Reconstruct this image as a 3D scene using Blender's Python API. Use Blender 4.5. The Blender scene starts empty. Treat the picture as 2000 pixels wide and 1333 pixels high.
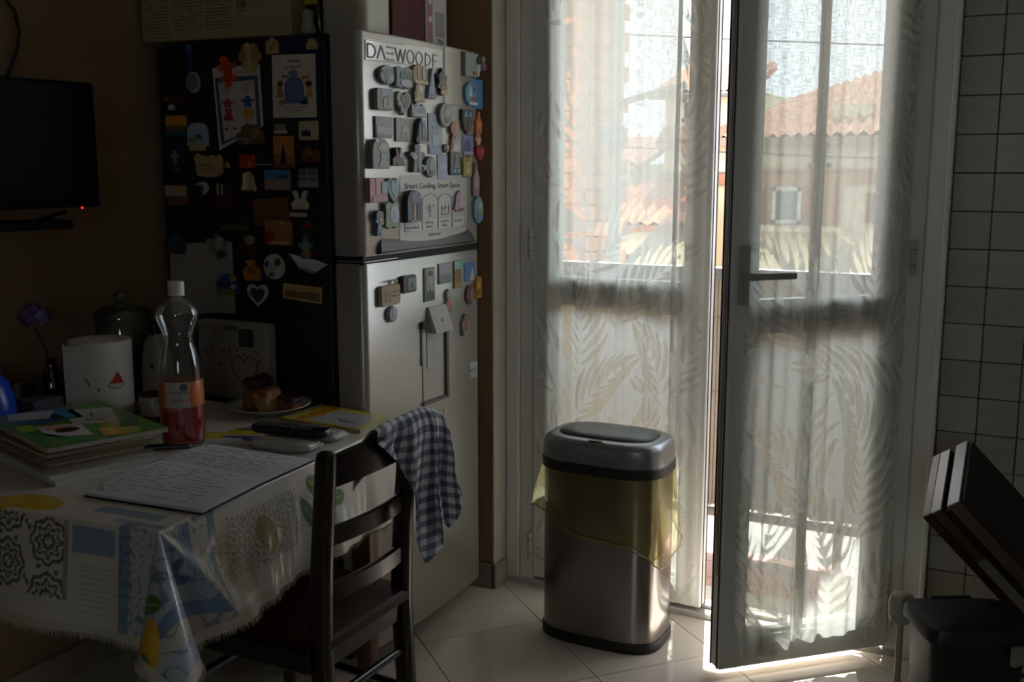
import bpy, bmesh, math, random
import numpy as np
from mathutils import Vector, Matrix

random.seed(7)
PI = math.pi
sc = bpy.context.scene

# ------------------------------------------------------------------ camera, world, sun, exposure
FPX, PITCH, YAW, EYE = 2050.0, math.radians(9.3), math.radians(27.0), 1.41
cam_d = bpy.data.cameras.new('camera')
cam = bpy.data.objects.new('camera', cam_d)
sc.collection.objects.link(cam)
cam.location = (0, 0, EYE)
cam.rotation_euler = (PI / 2 - PITCH, 0, YAW)
cam_d.sensor_width = 36.0
cam_d.lens = FPX / 2000.0 * 36.0
cam_d.clip_start = 0.05
cam_d.clip_end = 300
sc.camera = cam

world = bpy.data.worlds.new('sky')
sc.world = world
world.use_nodes = True
bg = world.node_tree.nodes['Background']
bg.inputs['Color'].default_value = (0.85, 0.93, 1.04, 1)
bg.inputs['Strength'].default_value = 1.25

sun_d = bpy.data.lights.new('sun', 'SUN')
sun_d.energy = 6.0
sun_d.angle = math.radians(0.6)
sun_d.color = (1.0, 0.98, 0.95)
sun = bpy.data.objects.new('sun', sun_d)
sc.collection.objects.link(sun)
sun.rotation_euler = Vector((0.148, -0.509, -0.848)).to_track_quat('-Z', 'Y').to_euler()
sun.location = (-2, 12, 16)

vs = sc.view_settings
vs.view_transform = 'Standard'
vs.look = 'None'
vs.gamma = 1.0
vs.use_curve_mapping = False
vs.exposure = 1.88
sc.cycles.filter_width = 2.2

# ------------------------------------------------------------------ pixel helpers (photo frame 2000x1333)
_fw = Vector((-math.sin(YAW) * math.cos(PITCH), math.cos(YAW) * math.cos(PITCH), -math.sin(PITCH)))
_rt = Vector((math.cos(YAW), math.sin(YAW), 0))
_up = _rt.cross(_fw)
_o = Vector((0, 0, EYE))
def ray(u, v):
    return _rt * ((u - 1000) / FPX) + _up * ((666.5 - v) / FPX) + _fw
def onx(u, v, x):
    d = ray(u, v); return _o + d * (x / d.x)
def ony(u, v, y):
    d = ray(u, v); return _o + d * (y / d.y)
def onz(u, v, z):
    d = ray(u, v); return _o + d * ((z - EYE) / d.z)
def onp(u, v, p, n):
    d = ray(u, v); return _o + d * ((Vector(p) - _o).dot(n) / d.dot(n))

# ------------------------------------------------------------------ materials
def lin(c):
    c = c.lstrip('#')
    r = []
    for i in (0, 2, 4):
        s = int(c[i:i + 2], 16) / 255
        r.append(s / 12.92 if s <= 0.04045 else ((s + 0.055) / 1.055) ** 2.4)
    return (r[0], r[1], r[2], 1)
_mats = {}
def mat(col, rough=0.55, metal=0.0, noise=0.0, nscale=40.0, bump=0.0, coat=0.0, stretch=None, spec=0.5, sheen=0.0):
    key = ('m', col, rough, metal, noise, nscale, bump, coat, stretch, spec, sheen)
    if key in _mats:
        return _mats[key]
    m = bpy.data.materials.new('mat_%s_%d' % (col.strip('#'), len(_mats)))
    m.use_nodes = True
    nt = m.node_tree
    b = nt.nodes['Principled BSDF']
    b.inputs['Base Color'].default_value = lin(col)
    b.inputs['Roughness'].default_value = rough
    b.inputs['Metallic'].default_value = metal
    b.inputs['Specular IOR Level'].default_value = spec
    b.inputs['Coat Weight'].default_value = coat
    b.inputs['Coat Roughness'].default_value = 0.12
    b.inputs['Sheen Weight'].default_value = sheen
    if noise or bump:
        tc = nt.nodes.new('ShaderNodeTexCoord')
        n = nt.nodes.new('ShaderNodeTexNoise')
        n.inputs['Scale'].default_value = nscale
        n.inputs['Detail'].default_value = 4
        src = tc.outputs['Object']
        if stretch:
            mp = nt.nodes.new('ShaderNodeMapping')
            mp.inputs['Scale'].default_value = stretch
            nt.links.new(src, mp.inputs['Vector']); src = mp.outputs['Vector']
        nt.links.new(src, n.inputs['Vector'])
        if noise:
            cr = nt.nodes.new('ShaderNodeMapRange')
            cr.inputs['From Min'].default_value = 0.3
            cr.inputs['From Max'].default_value = 0.7
            cr.inputs['To Min'].default_value = 1 - noise
            cr.inputs['To Max'].default_value = 1 + noise * 0.6
            mx = nt.nodes.new('ShaderNodeVectorMath'); mx.operation = 'SCALE'
            mx.inputs[0].default_value = lin(col)[:3]
            nt.links.new(n.outputs['Fac'], cr.inputs['Value'])
            nt.links.new(cr.outputs['Result'], mx.inputs['Scale'])
            nt.links.new(mx.outputs['Vector'], b.inputs['Base Color'])
        if bump:
            bp = nt.nodes.new('ShaderNodeBump')
            bp.inputs['Strength'].default_value = bump
            bp.inputs['Distance'].default_value = 0.004
            nt.links.new(n.outputs['Fac'], bp.inputs['Height'])
            nt.links.new(bp.outputs['Normal'], b.inputs['Normal'])
    _mats[key] = m
    return m
def emit_mat(col, strength):
    m = bpy.data.materials.new('glow'); m.use_nodes = True
    b = m.node_tree.nodes['Principled BSDF']
    b.inputs['Base Color'].default_value = lin(col)
    b.inputs['Emission Color'].default_value = lin(col)
    b.inputs['Emission Strength'].default_value = strength
    return m
def thin_glass(name, tint='#f4f8f6', refl=0.08, rough=0.02, solid=0.0, solid_col='#ffffff'):
    m = bpy.data.materials.new(name); m.use_nodes = True
    nt = m.node_tree; nt.nodes.clear()
    out = nt.nodes.new('ShaderNodeOutputMaterial')
    tr = nt.nodes.new('ShaderNodeBsdfTransparent'); tr.inputs['Color'].default_value = lin(tint)
    gl = nt.nodes.new('ShaderNodeBsdfGlossy'); gl.inputs['Roughness'].default_value = rough
    lw = nt.nodes.new('ShaderNodeLayerWeight'); lw.inputs['Blend'].default_value = 0.25
    ma = nt.nodes.new('ShaderNodeMath'); ma.operation = 'MULTIPLY_ADD'
    ma.inputs[1].default_value = 0.5; ma.inputs[2].default_value = refl
    nt.links.new(lw.outputs['Fresnel'], ma.inputs[0])
    mx = nt.nodes.new('ShaderNodeMixShader')
    nt.links.new(ma.outputs[0], mx.inputs['Fac'])
    base = tr.outputs[0]
    if solid > 0:
        df = nt.nodes.new('ShaderNodeBsdfDiffuse'); df.inputs['Color'].default_value = lin(solid_col)
        tl = nt.nodes.new('ShaderNodeBsdfTranslucent'); tl.inputs['Color'].default_value = lin(solid_col)
        ad = nt.nodes.new('ShaderNodeMixShader')
        nt.links.new(df.outputs[0], ad.inputs[1]); nt.links.new(tl.outputs[0], ad.inputs[2])
        m2 = nt.nodes.new('ShaderNodeMixShader'); m2.inputs['Fac'].default_value = solid
        nt.links.new(tr.outputs[0], m2.inputs[1]); nt.links.new(ad.outputs[0], m2.inputs[2])
        base = m2.outputs[0]
    nt.links.new(base, mx.inputs[1]); nt.links.new(gl.outputs[0], mx.inputs[2])
    nt.links.new(mx.outputs[0], out.inputs[0])
    return m
def attr_mat(name, attr='print', rough=0.6, coat=0.0):
    m = bpy.data.materials.new(name); m.use_nodes = True
    nt = m.node_tree; b = nt.nodes['Principled BSDF']
    a = nt.nodes.new('ShaderNodeAttribute'); a.attribute_name = attr
    nt.links.new(a.outputs['Color'], b.inputs['Base Color'])
    b.inputs['Roughness'].default_value = rough
    b.inputs['Coat Weight'].default_value = coat
    b.inputs['Coat Roughness'].default_value = 0.16
    return m

# ------------------------------------------------------------------ mesh helpers
def tag(o, label=None, cat=None, group=None, kind=None):
    if label: o['label'] = label
    if cat: o['category'] = cat
    if group: o['group'] = group
    if kind: o['kind'] = kind
    return o
def link(o, parent=None):
    sc.collection.objects.link(o)
    if parent: o.parent = parent
    return o
def mk(name, vf, m=None, parent=None, smooth=False, auto=None):
    v, f = vf
    me = bpy.data.meshes.new(name)
    me.from_pydata([tuple(p) for p in v], [], f)
    bm = bmesh.new(); bm.from_mesh(me)
    bmesh.ops.recalc_face_normals(bm, faces=bm.faces)
    bm.to_mesh(me); bm.free()
    if m: me.materials.append(m)
    if smooth:
        me.polygons.foreach_set('use_smooth', [True] * len(me.polygons))
        if auto is not None:
            try: me.set_sharp_from_angle(angle=math.radians(auto))
            except Exception: pass
    return link(bpy.data.objects.new(name, me), parent)
def empty(name, loc=(0, 0, 0), rz=0.0):
    o = bpy.data.objects.new(name, None); o.empty_display_size = 0.05
    o.location = loc; o.rotation_euler = (0, 0, rz)
    return link(o)
def join(*parts):
    V, F = [], []
    for v, f in parts:
        k = len(V); V += [tuple(p) for p in v]; F += [tuple(i + k for i in q) for q in f]
    return V, F
def xf(vf, M):
    return [M @ Vector(p) for p in vf[0]], vf[1]
BF = [(0, 3, 2, 1), (4, 5, 6, 7), (0, 1, 5, 4), (1, 2, 6, 5), (2, 3, 7, 6), (3, 0, 4, 7)]
def box(x0, x1, y0, y1, z0, z1):
    return [(x0, y0, z0), (x1, y0, z0), (x1, y1, z0), (x0, y1, z0), (x0, y0, z1), (x1, y0, z1), (x1, y1, z1), (x0, y1, z1)], BF
def obox(o, a, b, c):
    o, a, b, c = Vector(o), Vector(a), Vector(b), Vector(c)
    return [o, o + a, o + a + b, o + b, o + c, o + a + c, o + a + b + c, o + b + c], BF
def bar(p, q, w, h, up=(0, 0, 1)):
    p, q = Vector(p), Vector(q); d = (q - p)
    s = d.cross(Vector(up))
    if s.length < 1e-6: s = d.cross(Vector((1, 0, 0)))
    s.normalize(); t = s.cross(d).normalized()
    return obox(p - s * w / 2 - t * h / 2, d, s * w, t * h)
def rbox(x0, x1, y0, y1, z0, z1, r=0.005, seg=2):
    bm = bmesh.new()
    vs_ = [bm.verts.new(p) for p in box(x0, x1, y0, y1, z0, z1)[0]]
    for f in BF: bm.faces.new([vs_[i] for i in f])
    bmesh.ops.bevel(bm, geom=list(bm.edges), offset=r, segments=seg, profile=0.5, affect='EDGES')
    bm.verts.index_update()
    out = [v.co.copy() for v in bm.verts], [tuple(v.index for v in f.verts) for f in bm.faces]
    bm.free(); return out
def lathe(prof, n=24, c=(0, 0, 0), caps=True):
    V, F = [], []
    for r, z in prof:
        for i in range(n):
            a = 2 * PI * i / n
            V.append((c[0] + r * math.cos(a), c[1] + r * math.sin(a), c[2] + z))
    for k in range(len(prof) - 1):
        for i in range(n):
            j = (i + 1) % n
            F.append((k * n + i, k * n + j, (k + 1) * n + j, (k + 1) * n + i))
    if caps:
        F.append(tuple(range(n - 1, -1, -1))); F.append(tuple(range((len(prof) - 1) * n, len(prof) * n)))
    return V, F
def tube(pts, r, n=8, caps=True):
    P = [Vector(p) for p in pts]; V, F = [], []
    R = r if isinstance(r, (list, tuple)) else [r] * len(P)
    ref = None
    for k, p in enumerate(P):
        d = (P[min(k + 1, len(P) - 1)] - P[max(k - 1, 0)]).normalized()
        if ref is None: ref = d.cross(Vector((0.3, 0.2, 1))) if abs(d.z) < 0.9 else d.cross(Vector((1, 0, 0)))
        s = (ref - d * ref.dot(d)).normalized(); ref = s; t = d.cross(s)
        for i in range(n):
            a = 2 * PI * i / n
            V.append(p + (s * math.cos(a) + t * math.sin(a)) * R[k])
    for k in range(len(P) - 1):
        for i in range(n):
            j = (i + 1) % n
            F.append((k * n + i, k * n + j, (k + 1) * n + j, (k + 1) * n + i))
    if caps:
        F.append(tuple(range(n - 1, -1, -1))); F.append(tuple(range((len(P) - 1) * n, len(P) * n)))
    return V, F
def prism(poly, z0, z1, bev=0.0):
    """polygon in local x,y raised from z0 to z1, front rim bevelled"""
    n = len(poly)
    cx = sum(p[0] for p in poly) / n; cy = sum(p[1] for p in poly) / n
    rings = [(1.0, z0), (1.0, z1 - bev)]
    if bev > 0:
        size = max(max(abs(p[0] - cx), abs(p[1] - cy)) for p in poly)
        rings.append((max(0.5, 1 - 0.8 * bev / size), z1))
    V, F = [], []
    for s, z in rings:
        for x, y in poly: V.append((cx + (x - cx) * s, cy + (y - cy) * s, z))
    for k in range(len(rings) - 1):
        for i in range(n):
            j = (i + 1) % n
            F.append((k * n + i, k * n + j, (k + 1) * n + j, (k + 1) * n + i))
    F.append(tuple(range(n - 1, -1, -1))); F.append(tuple(range((len(rings) - 1) * n, len(rings) * n)))
    return V, F
def grid(fn, nu, nv):
    V = [fn(i / (nu - 1), j / (nv - 1)) for j in range(nv) for i in range(nu)]
    F = [(j * nu + i, j * nu + i + 1, (j + 1) * nu + i + 1, (j + 1) * nu + i) for j in range(nv - 1) for i in range(nu - 1)]
    return V, F
def plan_prism(poly, z0, z1):
    return prism(poly, z0, z1)
def superell(a, b, n=40, e=3.2):
    P = []
    for i in range(n):
        t = 2 * PI * i / n; c, s = math.cos(t), math.sin(t)
        P.append((a * math.copysign(abs(c) ** (2 / e), c), b * math.copysign(abs(s) ** (2 / e), s)))
    return P
def loft(rings):
    n = len(rings[0]); V = [tuple(p) for r in rings for p in r]; F = []
    for k in range(len(rings) - 1):
        for i in range(n):
            j = (i + 1) % n
            F.append((k * n + i, k * n + j, (k + 1) * n + j, (k + 1) * n + i))
    F.append(tuple(range(n - 1, -1, -1))); F.append(tuple(range((len(rings) - 1) * n, len(rings) * n)))
    return V, F
def text(name, s, size, m, parent, M, depth=0.0004, sx=1.0, align='LEFT', bold=0.0):
    cu = bpy.data.curves.new(name, 'FONT')
    cu.body = s; cu.size = size; cu.extrude = depth; cu.align_x = align; cu.resolution_u = 3; cu.offset = bold
    o = bpy.data.objects.new(name, cu)
    me = bpy.data.meshes.new_from_object(o)
    me.name = name
    me.transform(M @ Matrix.Diagonal((sx, 1, 1, 1)))
    bpy.data.objects.remove(o); bpy.data.curves.remove(cu)
    me.materials.clear(); me.materials.append(m)
    return link(bpy.data.objects.new(name, me), parent)
def T(x, y, z): return Matrix.Translation((x, y, z))
_pr = random.Random(12)
def blurred_line(name, L, h, m, parent, M, depth=0.0004, align='CENTER'):
    """a line of print too blurred to read: short strokes grouped as words"""
    B = []; x = 0.0
    while x < L:
        for k in range(_pr.randint(3, 6)):
            w = h * _pr.uniform(.28, .5)
            if x + w > L: break
            hh = h * _pr.choice((.62, .7, 1.0)); t = h * .16
            B.append(box(x, x + t, 0, hh, 0, depth)); y = hh * _pr.choice((.0, .45, .84))
            B.append(box(x + t, x + w, y, y + t, 0, depth)); x += w + h * .12
        x += h * .3
        if x > L - h * .4: break
    off = -L / 2 if align == 'CENTER' else 0
    v, f = join(*B)
    o = mk(name, ([M @ Vector((a + off, b, c)) for a, b, c in v], f), m, parent); o['kind'] = 'stuff'
    return o
def frame(o, right, up, out):
    """matrix with local x=right, y=up, z=out"""
    r, u, n = Vector(right), Vector(up), Vector(out)
    M = Matrix(((r.x, u.x, n.x, o[0]), (r.y, u.y, n.y, o[1]), (r.z, u.z, n.z, o[2]), (0, 0, 0, 1)))
    return M

WHITE_PVC = mat('#e8e5de', 0.35, noise=0.03, nscale=6)
# ================================================================== SETTING
WX0, WX1, WY0, YW, ZC = -2.36, 1.5, -1.6, 3.0, 2.75
YF = 3.085                                        # door frame interior face
DL, DR = -1.495, -0.300                           # opening of the balcony door
wall_m = mat('#8a7258', 0.85, noise=0.08, nscale=5, bump=0.15)
orange_m = mat('#a07a5a', 0.85, noise=0.06, nscale=7, bump=0.1)
dark_wall = mat('#cfc6b6', 0.9, noise=0.06, nscale=5)

fl = mk('floor', box(WX0 - 0.15, WX1 + 0.1, WY0 - 0.1, YW + 0.08, -0.12, -0.004), mat('#6f665c', 0.7)); tag(fl, kind='structure')
def clip_poly(P, x0, x1, y0, y1):
    def cut(P, f, inter):
        out = []
        for i in range(len(P)):
            a, b = P[i - 1], P[i]
            if f(b):
                if not f(a): out.append(inter(a, b))
                out.append(b)
            elif f(a): out.append(inter(a, b))
        return out
    def ix(x): return lambda a, b: (x, a[1] + (b[1] - a[1]) * (x - a[0]) / (b[0] - a[0]))
    def iy(y): return lambda a, b: (a[0] + (b[0] - a[0]) * (y - a[1]) / (b[1] - a[1]), y)
    for f, it in ((lambda p: p[0] >= x0, ix(x0)), (lambda p: p[0] <= x1, ix(x1)), (lambda p: p[1] >= y0, iy(y0)), (lambda p: p[1] <= y1, iy(y1))):
        if len(P) < 3: return []
        P = cut(P, f, it)
    return P
TP, TA = 0.393, math.radians(48.7)
ea = Vector((math.cos(TA), math.sin(TA))); eb = Vector((-math.sin(TA), math.cos(TA)))
tile_ms = [mat(c, 0.10, noise=0.05, nscale=9, spec=0.7) for c in ('#e6ddd2', '#eae1d6', '#e1d8cd')]
for i in range(-14, 15):
    for j in range(-14, 15):
        c0 = Vector((-1.338, 2.828)) + ea * (i * TP) + eb * (j * TP)
        g = 0.0016
        P = [c0 + ea * g + eb * g, c0 + ea * (TP - g) + eb * g, c0 + ea * (TP - g) + eb * (TP - g), c0 + ea * g + eb * (TP - g)]
        P = clip_poly([(p.x, p.y) for p in P], WX0, WX1, WY0, YW + 0.075)
        if len(P) < 3: continue
        A = abs(sum(P[k - 1][0] * P[k][1] - P[k][0] * P[k - 1][1] for k in range(len(P)))) / 2
        if A < 0.001: continue
        mk('floor_tile', prism(P, -0.004, 0.0), random.choice(tile_ms), fl)
tag(mk('ceiling', box(WX0 - 0.1, WX1 + 0.1, WY0 - 0.1, YW + 0.3, ZC, ZC + 0.1), mat('#e4dfd4', 0.9, noise=0.03)), kind='structure')
tag(mk('wall_left', box(WX0 - 0.1, WX0, WY0 - 0.1, YW + 0.3, 0, ZC), wall_m), kind='structure')
tag(mk('wall_right', box(WX1, WX1 + 0.1, WY0 - 0.1, YW + 0.3, 0, ZC), dark_wall), kind='structure')
bw0, bw1, bz0, bz1 = 0.15, 0.91, 1.15, 1.97       # unseen window added behind the viewer as fill light
tag(mk('wall_back', join(box(WX0, bw0, WY0 - 0.1, WY0, 0, ZC), box(bw1, WX1, WY0 - 0.1, WY0, 0, ZC), box(bw0, bw1, WY0 - 0.1, WY0, 0, bz0), box(bw0, bw1, WY0 - 0.1, WY0, bz1, ZC)), dark_wall), kind='structure')
w2 = tag(mk('fill_window_1', join(box(bw0, bw0 + 0.04, WY0 - 0.08, WY0 - 0.03, bz0, bz1), box(bw1 - 0.04, bw1, WY0 - 0.08, WY0 - 0.03, bz0, bz1), box(bw0, bw1, WY0 - 0.08, WY0 - 0.03, bz0, bz0 + 0.04), box(bw0, bw1, WY0 - 0.08, WY0 - 0.03, bz1 - 0.04, bz1)), WHITE_PVC), kind='structure')
# window wall: left piece (behind the fridge), lintel, right piece (tiled)
tag(mk('wall_window', box(WX0, -1.603, YW, YW + 0.26, 0, ZC), orange_m), kind='structure')
tag(mk('wall_lintel', box(-1.603, -0.238, YW, YW + 0.26, 2.32, ZC), orange_m), kind='structure')
XT = -0.238
wt = tag(mk('wall_tiled', box(XT, WX1, YW + 0.045, YW + 0.26, 0, ZC), mat('#4a443e', 0.9)), kind='structure')
tile_v = rbox(0.0012, 0.0988, -0.008, 0, 0.0012, 0.0988, 0.0016, 1)
tm = bpy.data.meshes.new('wall_tile'); tm.from_pydata([tuple(p) for p in tile_v[0]], [], tile_v[1])
tms = []
for k, c in enumerate(('#b5afa4', '#b0aa9f', '#b9b3a8', '#aca69b')):
    me = tm.copy(); me.materials.append(mat(c, 0.28, noise=0.06, nscale=25, bump=0.05)); tms.append(me)
for cx in range(0, 9):
    for rz in range(0, 24):
        o = bpy.data.objects.new('wall_tile', random.choice(tms)); link(o, wt)
        o.location = (XT + 0.002 + cx * 0.1, YW + 0.045, 0.0 + rz * 0.1 - 0.05 + 0.05)
# reveal sides and skirting tile
tag(mk('trim_1', rbox(-1.603, -1.594, YW - 0.003, YF + 0.02, 0, 2.32, 0.002, 1), mat('#b9b0a2', 0.6, noise=0.04)), kind='structure')
tag(mk('trim_2', join(rbox(XT - 0.014, XT + 0.001, YW + 0.02, YF + 0.02, 0, 2.32, 0.003, 1)), WHITE_PVC), kind='structure')
tag(mk('baseboard_window', join(rbox(WX0, -1.590, YW - 0.012, YW, 0, 0.085, 0.003, 1), rbox(-1.603, -1.582, YW - 0.012, YF - 0.01, 0, 0.085, 0.003, 1)), mat('#9b8e7d', 0.3, noise=0.12, nscale=18)), kind='structure')
tag(mk('baseboard_left', rbox(WX0, WX0 + 0.012, WY0, YW - 0.012, 0, 0.085, 0.003, 1), mat('#9b8e7d', 0.3, noise=0.12, nscale=18)), kind='structure')

# fixed door frame
fr = tag(mk('door_frame_1', join(
    rbox(-1.594, -1.545, YF - 0.004, YF + 0.07, 0, 2.32, 0.004, 1), rbox(-1.545, -1.497, YF + 0.006, YF + 0.07, 0, 2.32, 0.004, 1),
    rbox(-0.350, -0.300, YF - 0.002, YF + 0.07, 0, 2.32, 0.004, 1), rbox(-0.300, XT - 0.014, YF - 0.014, YF + 0.07, 0, 2.32, 0.004, 1),
    rbox(-1.594, XT - 0.014, YF, YF + 0.07, 2.24, 2.32, 0.004, 1)), WHITE_PVC), kind='structure')
tag(mk('door_sill_1', join(rbox(-1.594, XT - 0.014, YF - 0.008, YF + 0.09, -0.004, 0.02, 0.004, 1), rbox(-1.594, XT - 0.014, YF + 0.03, YF + 0.06, 0.02, 0.032, 0.002, 1)), mat('#b5b2ab', 0.3, noise=0.05)), kind='structure')
tag(mk('door_sill_2', rbox(-1.70, -0.10, YF + 0.09, YF + 0.24, -0.03, 0.012, 0.004, 1), mat('#d8d4cc', 0.4, noise=0.06, nscale=14)), kind='structure')

GLASS = thin_glass('window_glass', '#f2f6f3', 0.03, 0.01)
mk('glass_pane', box(bw0 + 0.04, bw1 - 0.04, WY0 - 0.058, WY0 - 0.054, bz0 + 0.04, bz1 - 0.04), GLASS, w2)
def leaf(name, hinge, d, n, W, label_mat=WHITE_PVC, handle=False):
    """door leaf: d along the leaf from its hinge, n towards the room when closed"""
    hx, hy = hinge; d = Vector((d[0], d[1], 0)); n = Vector((n[0], n[1], 0))
    M = frame((hx, hy, 0), d, (0, 0, 1), n)       # local x along leaf, y up, z to the room side
    root = tag(empty(name), kind='structure'); root.matrix_world = M
    B0, B1, TH = 0.030, 2.235, 0.058
    def bxl(nm, x0, x1, y0, y1, z0=-TH, z1=0.0, r=0.005, m=label_mat, p=root):
        return mk(nm, rbox(x0, x1, y0, y1, z0, z1, r, 2), m, p)
    SW = 0.078
    bxl('stile', 0.003, SW, B0, B1); bxl('stile', W - SW, W - 0.003, B0, B1)
    bxl('top_rail', SW - 0.002, W - SW + 0.002, B1 - SW, B1, -TH + 0.001, -0.001)
    bxl('middle_rail', SW - 0.002, W - SW + 0.002, 0.984, 1.056, -TH + 0.001, -0.001)
    bxl('bottom_rail', SW - 0.002, W - SW + 0.002, B0, B0 + 0.088, -TH + 0.001, -0.001)
    for z0, z1 in ((B0 + 0.088, 0.984), (1.056, B1 - SW)):
        mk('glass_pane', box(SW - 0.004, W - SW + 0.004, z0 - 0.004, z1 + 0.004, -0.034, -0.030), GLASS, root)
        mk('glazing_bead', join(box(SW - 0.001, SW + 0.010, z0, z1, -0.046, -0.012), box(W - SW - 0.010, W - SW + 0.001, z0, z1, -0.046, -0.012),
            box(SW, W - SW, z0 - 0.001, z0 + 0.010, -0.0455, -0.0125), box(SW, W - SW, z1 - 0.010, z1 + 0.001, -0.0455, -0.0125)), mat('#b7b4ad', 0.4), root)
    mk('rubber_seal', join(box(W - 0.004, W - 0.001, B0, B1, -0.052, -0.046), box(W - 0.004, W - 0.001, B0, B1, -0.016, -0.010)), mat('#2b2b2b', 0.8), root)
    for zc in (0.14, 1.17, 2.05):
        h = mk('hinge', xf(lathe([(0.0085, -0.05), (0.0085, 0.05)], 12), T(-0.006, zc, 0.008) @ Matrix.Rotation(-PI / 2, 4, 'X')), mat('#bdbab3', 0.3), root, True, 40)
        for s in (-0.022, 0.022):
            mk('hinge_ring', xf(lathe([(0.0090, -0.001), (0.0090, 0.001)], 12), T(-0.006, zc + s, 0.008) @ Matrix.Rotation(-PI / 2, 4, 'X')), mat('#4a4844', 0.5), h)
    if handle:
        hp = mk('handle_plate', rbox(W - 0.052, W - 0.020, 1.055, 1.215, 0, 0.012, 0.005, 2), mat('#b5b0a8', 0.35), root)
        mk('handle_lever', join(tube([(W - 0.036, 1.135, 0.010), (W - 0.036, 1.135, 0.048)], 0.010, 12),
            xf(rbox(-0.128, 0.010, -0.0095, 0.0095, -0.007, 0.007, 0.005, 2), T(W - 0.036, 1.135, 0.050))), mat('#b0aba3', 0.3), hp, True, 40)
        # lock strip on the leaf edge
        mk('lock_strip', box(W - 0.0035, W - 0.0005, 0.3, 1.9, -0.036, -0.024), mat('#8f8d88', 0.3, 0.8), root)
    return root
leafL = leaf('door_1', (-1.495, YF), (1, 0), (0, -1), 0.597)
# the open leaf, swung into the room
a_open = math.radians(43.6)
dR = (-math.cos(a_open), -math.sin(a_open)); nR = (math.sin(a_open), -math.cos(a_open))
leafR = leaf('door_2', (-0.336, YF - 0.010), dR, nR, 0.547, handle=True)

# ------------------------------------------------------------------ curtains (sheer, woven-in palm fronds)
def curtain_material():
    m = bpy.data.materials.new('sheer_curtain'); m.use_nodes = True
    nt = m.node_tree; nt.nodes.clear(); N = nt.nodes.new; L = nt.links.new
    out = N('ShaderNodeOutputMaterial')
    at = N('ShaderNodeAttribute'); at.attribute_name = 'leaf'
    uv = N('ShaderNodeAttribute'); uv.attribute_name = 'cloth'
    ws = []
    for scale in ((520, 34, 1), (34, 520, 1)):
        mp = N('ShaderNodeMapping'); mp.inputs['Scale'].default_value = scale
        no = N('ShaderNodeTexNoise'); no.inputs['Scale'].default_value = 1.0; no.inputs['Detail'].default_value = 2
        L(uv.outputs['Vector'], mp.inputs['Vector']); L(mp.outputs['Vector'], no.inputs['Vector']); ws.append(no)
    ad = N('ShaderNodeMath'); ad.operation = 'ADD'
    L(ws[0].outputs['Fac'], ad.inputs[0]); L(ws[1].outputs['Fac'], ad.inputs[1])
    mr = N('ShaderNodeMapRange'); mr.inputs['From Min'].default_value = 0.75; mr.inputs['From Max'].default_value = 1.25
    mr.inputs['To Min'].default_value = -0.11; mr.inputs['To Max'].default_value = 0.11
    L(ad.outputs[0], mr.inputs['Value'])
    op = N('ShaderNodeMapRange'); op.inputs['From Min'].default_value = 0; op.inputs['From Max'].default_value = 1
    op.inputs['To Min'].default_value = 0.54; op.inputs['To Max'].default_value = 0.92
    L(at.outputs['Fac'], op.inputs['Value'])
    sm = N('ShaderNodeMath'); sm.operation = 'ADD'; sm.use_clamp = True
    L(op.outputs['Result'], sm.inputs[0]); L(mr.outputs['Result'], sm.inputs[1])
    df = N('ShaderNodeBsdfDiffuse'); df.inputs['Color'].default_value = (0.80, 0.79, 0.76, 1)
    tl = N('ShaderNodeBsdfTranslucent'); tl.inputs['Color'].default_value = (0.86, 0.85, 0.82, 1)
    mx = N('ShaderNodeMixShader'); mx.inputs['Fac'].default_value = 0.62
    L(df.outputs[0], mx.inputs[1]); L(tl.outputs[0], mx.inputs[2])
    tr = N('ShaderNodeBsdfTransparent')
    m2 = N('ShaderNodeMixShader')
    L(sm.outputs[0], m2.inputs['Fac']); L(tr.outputs[0], m2.inputs[1]); L(mx.outputs[0], m2.inputs[2])
    L(m2.outputs[0], out.inputs[0])
    return m
CURT = curtain_material()
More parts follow.
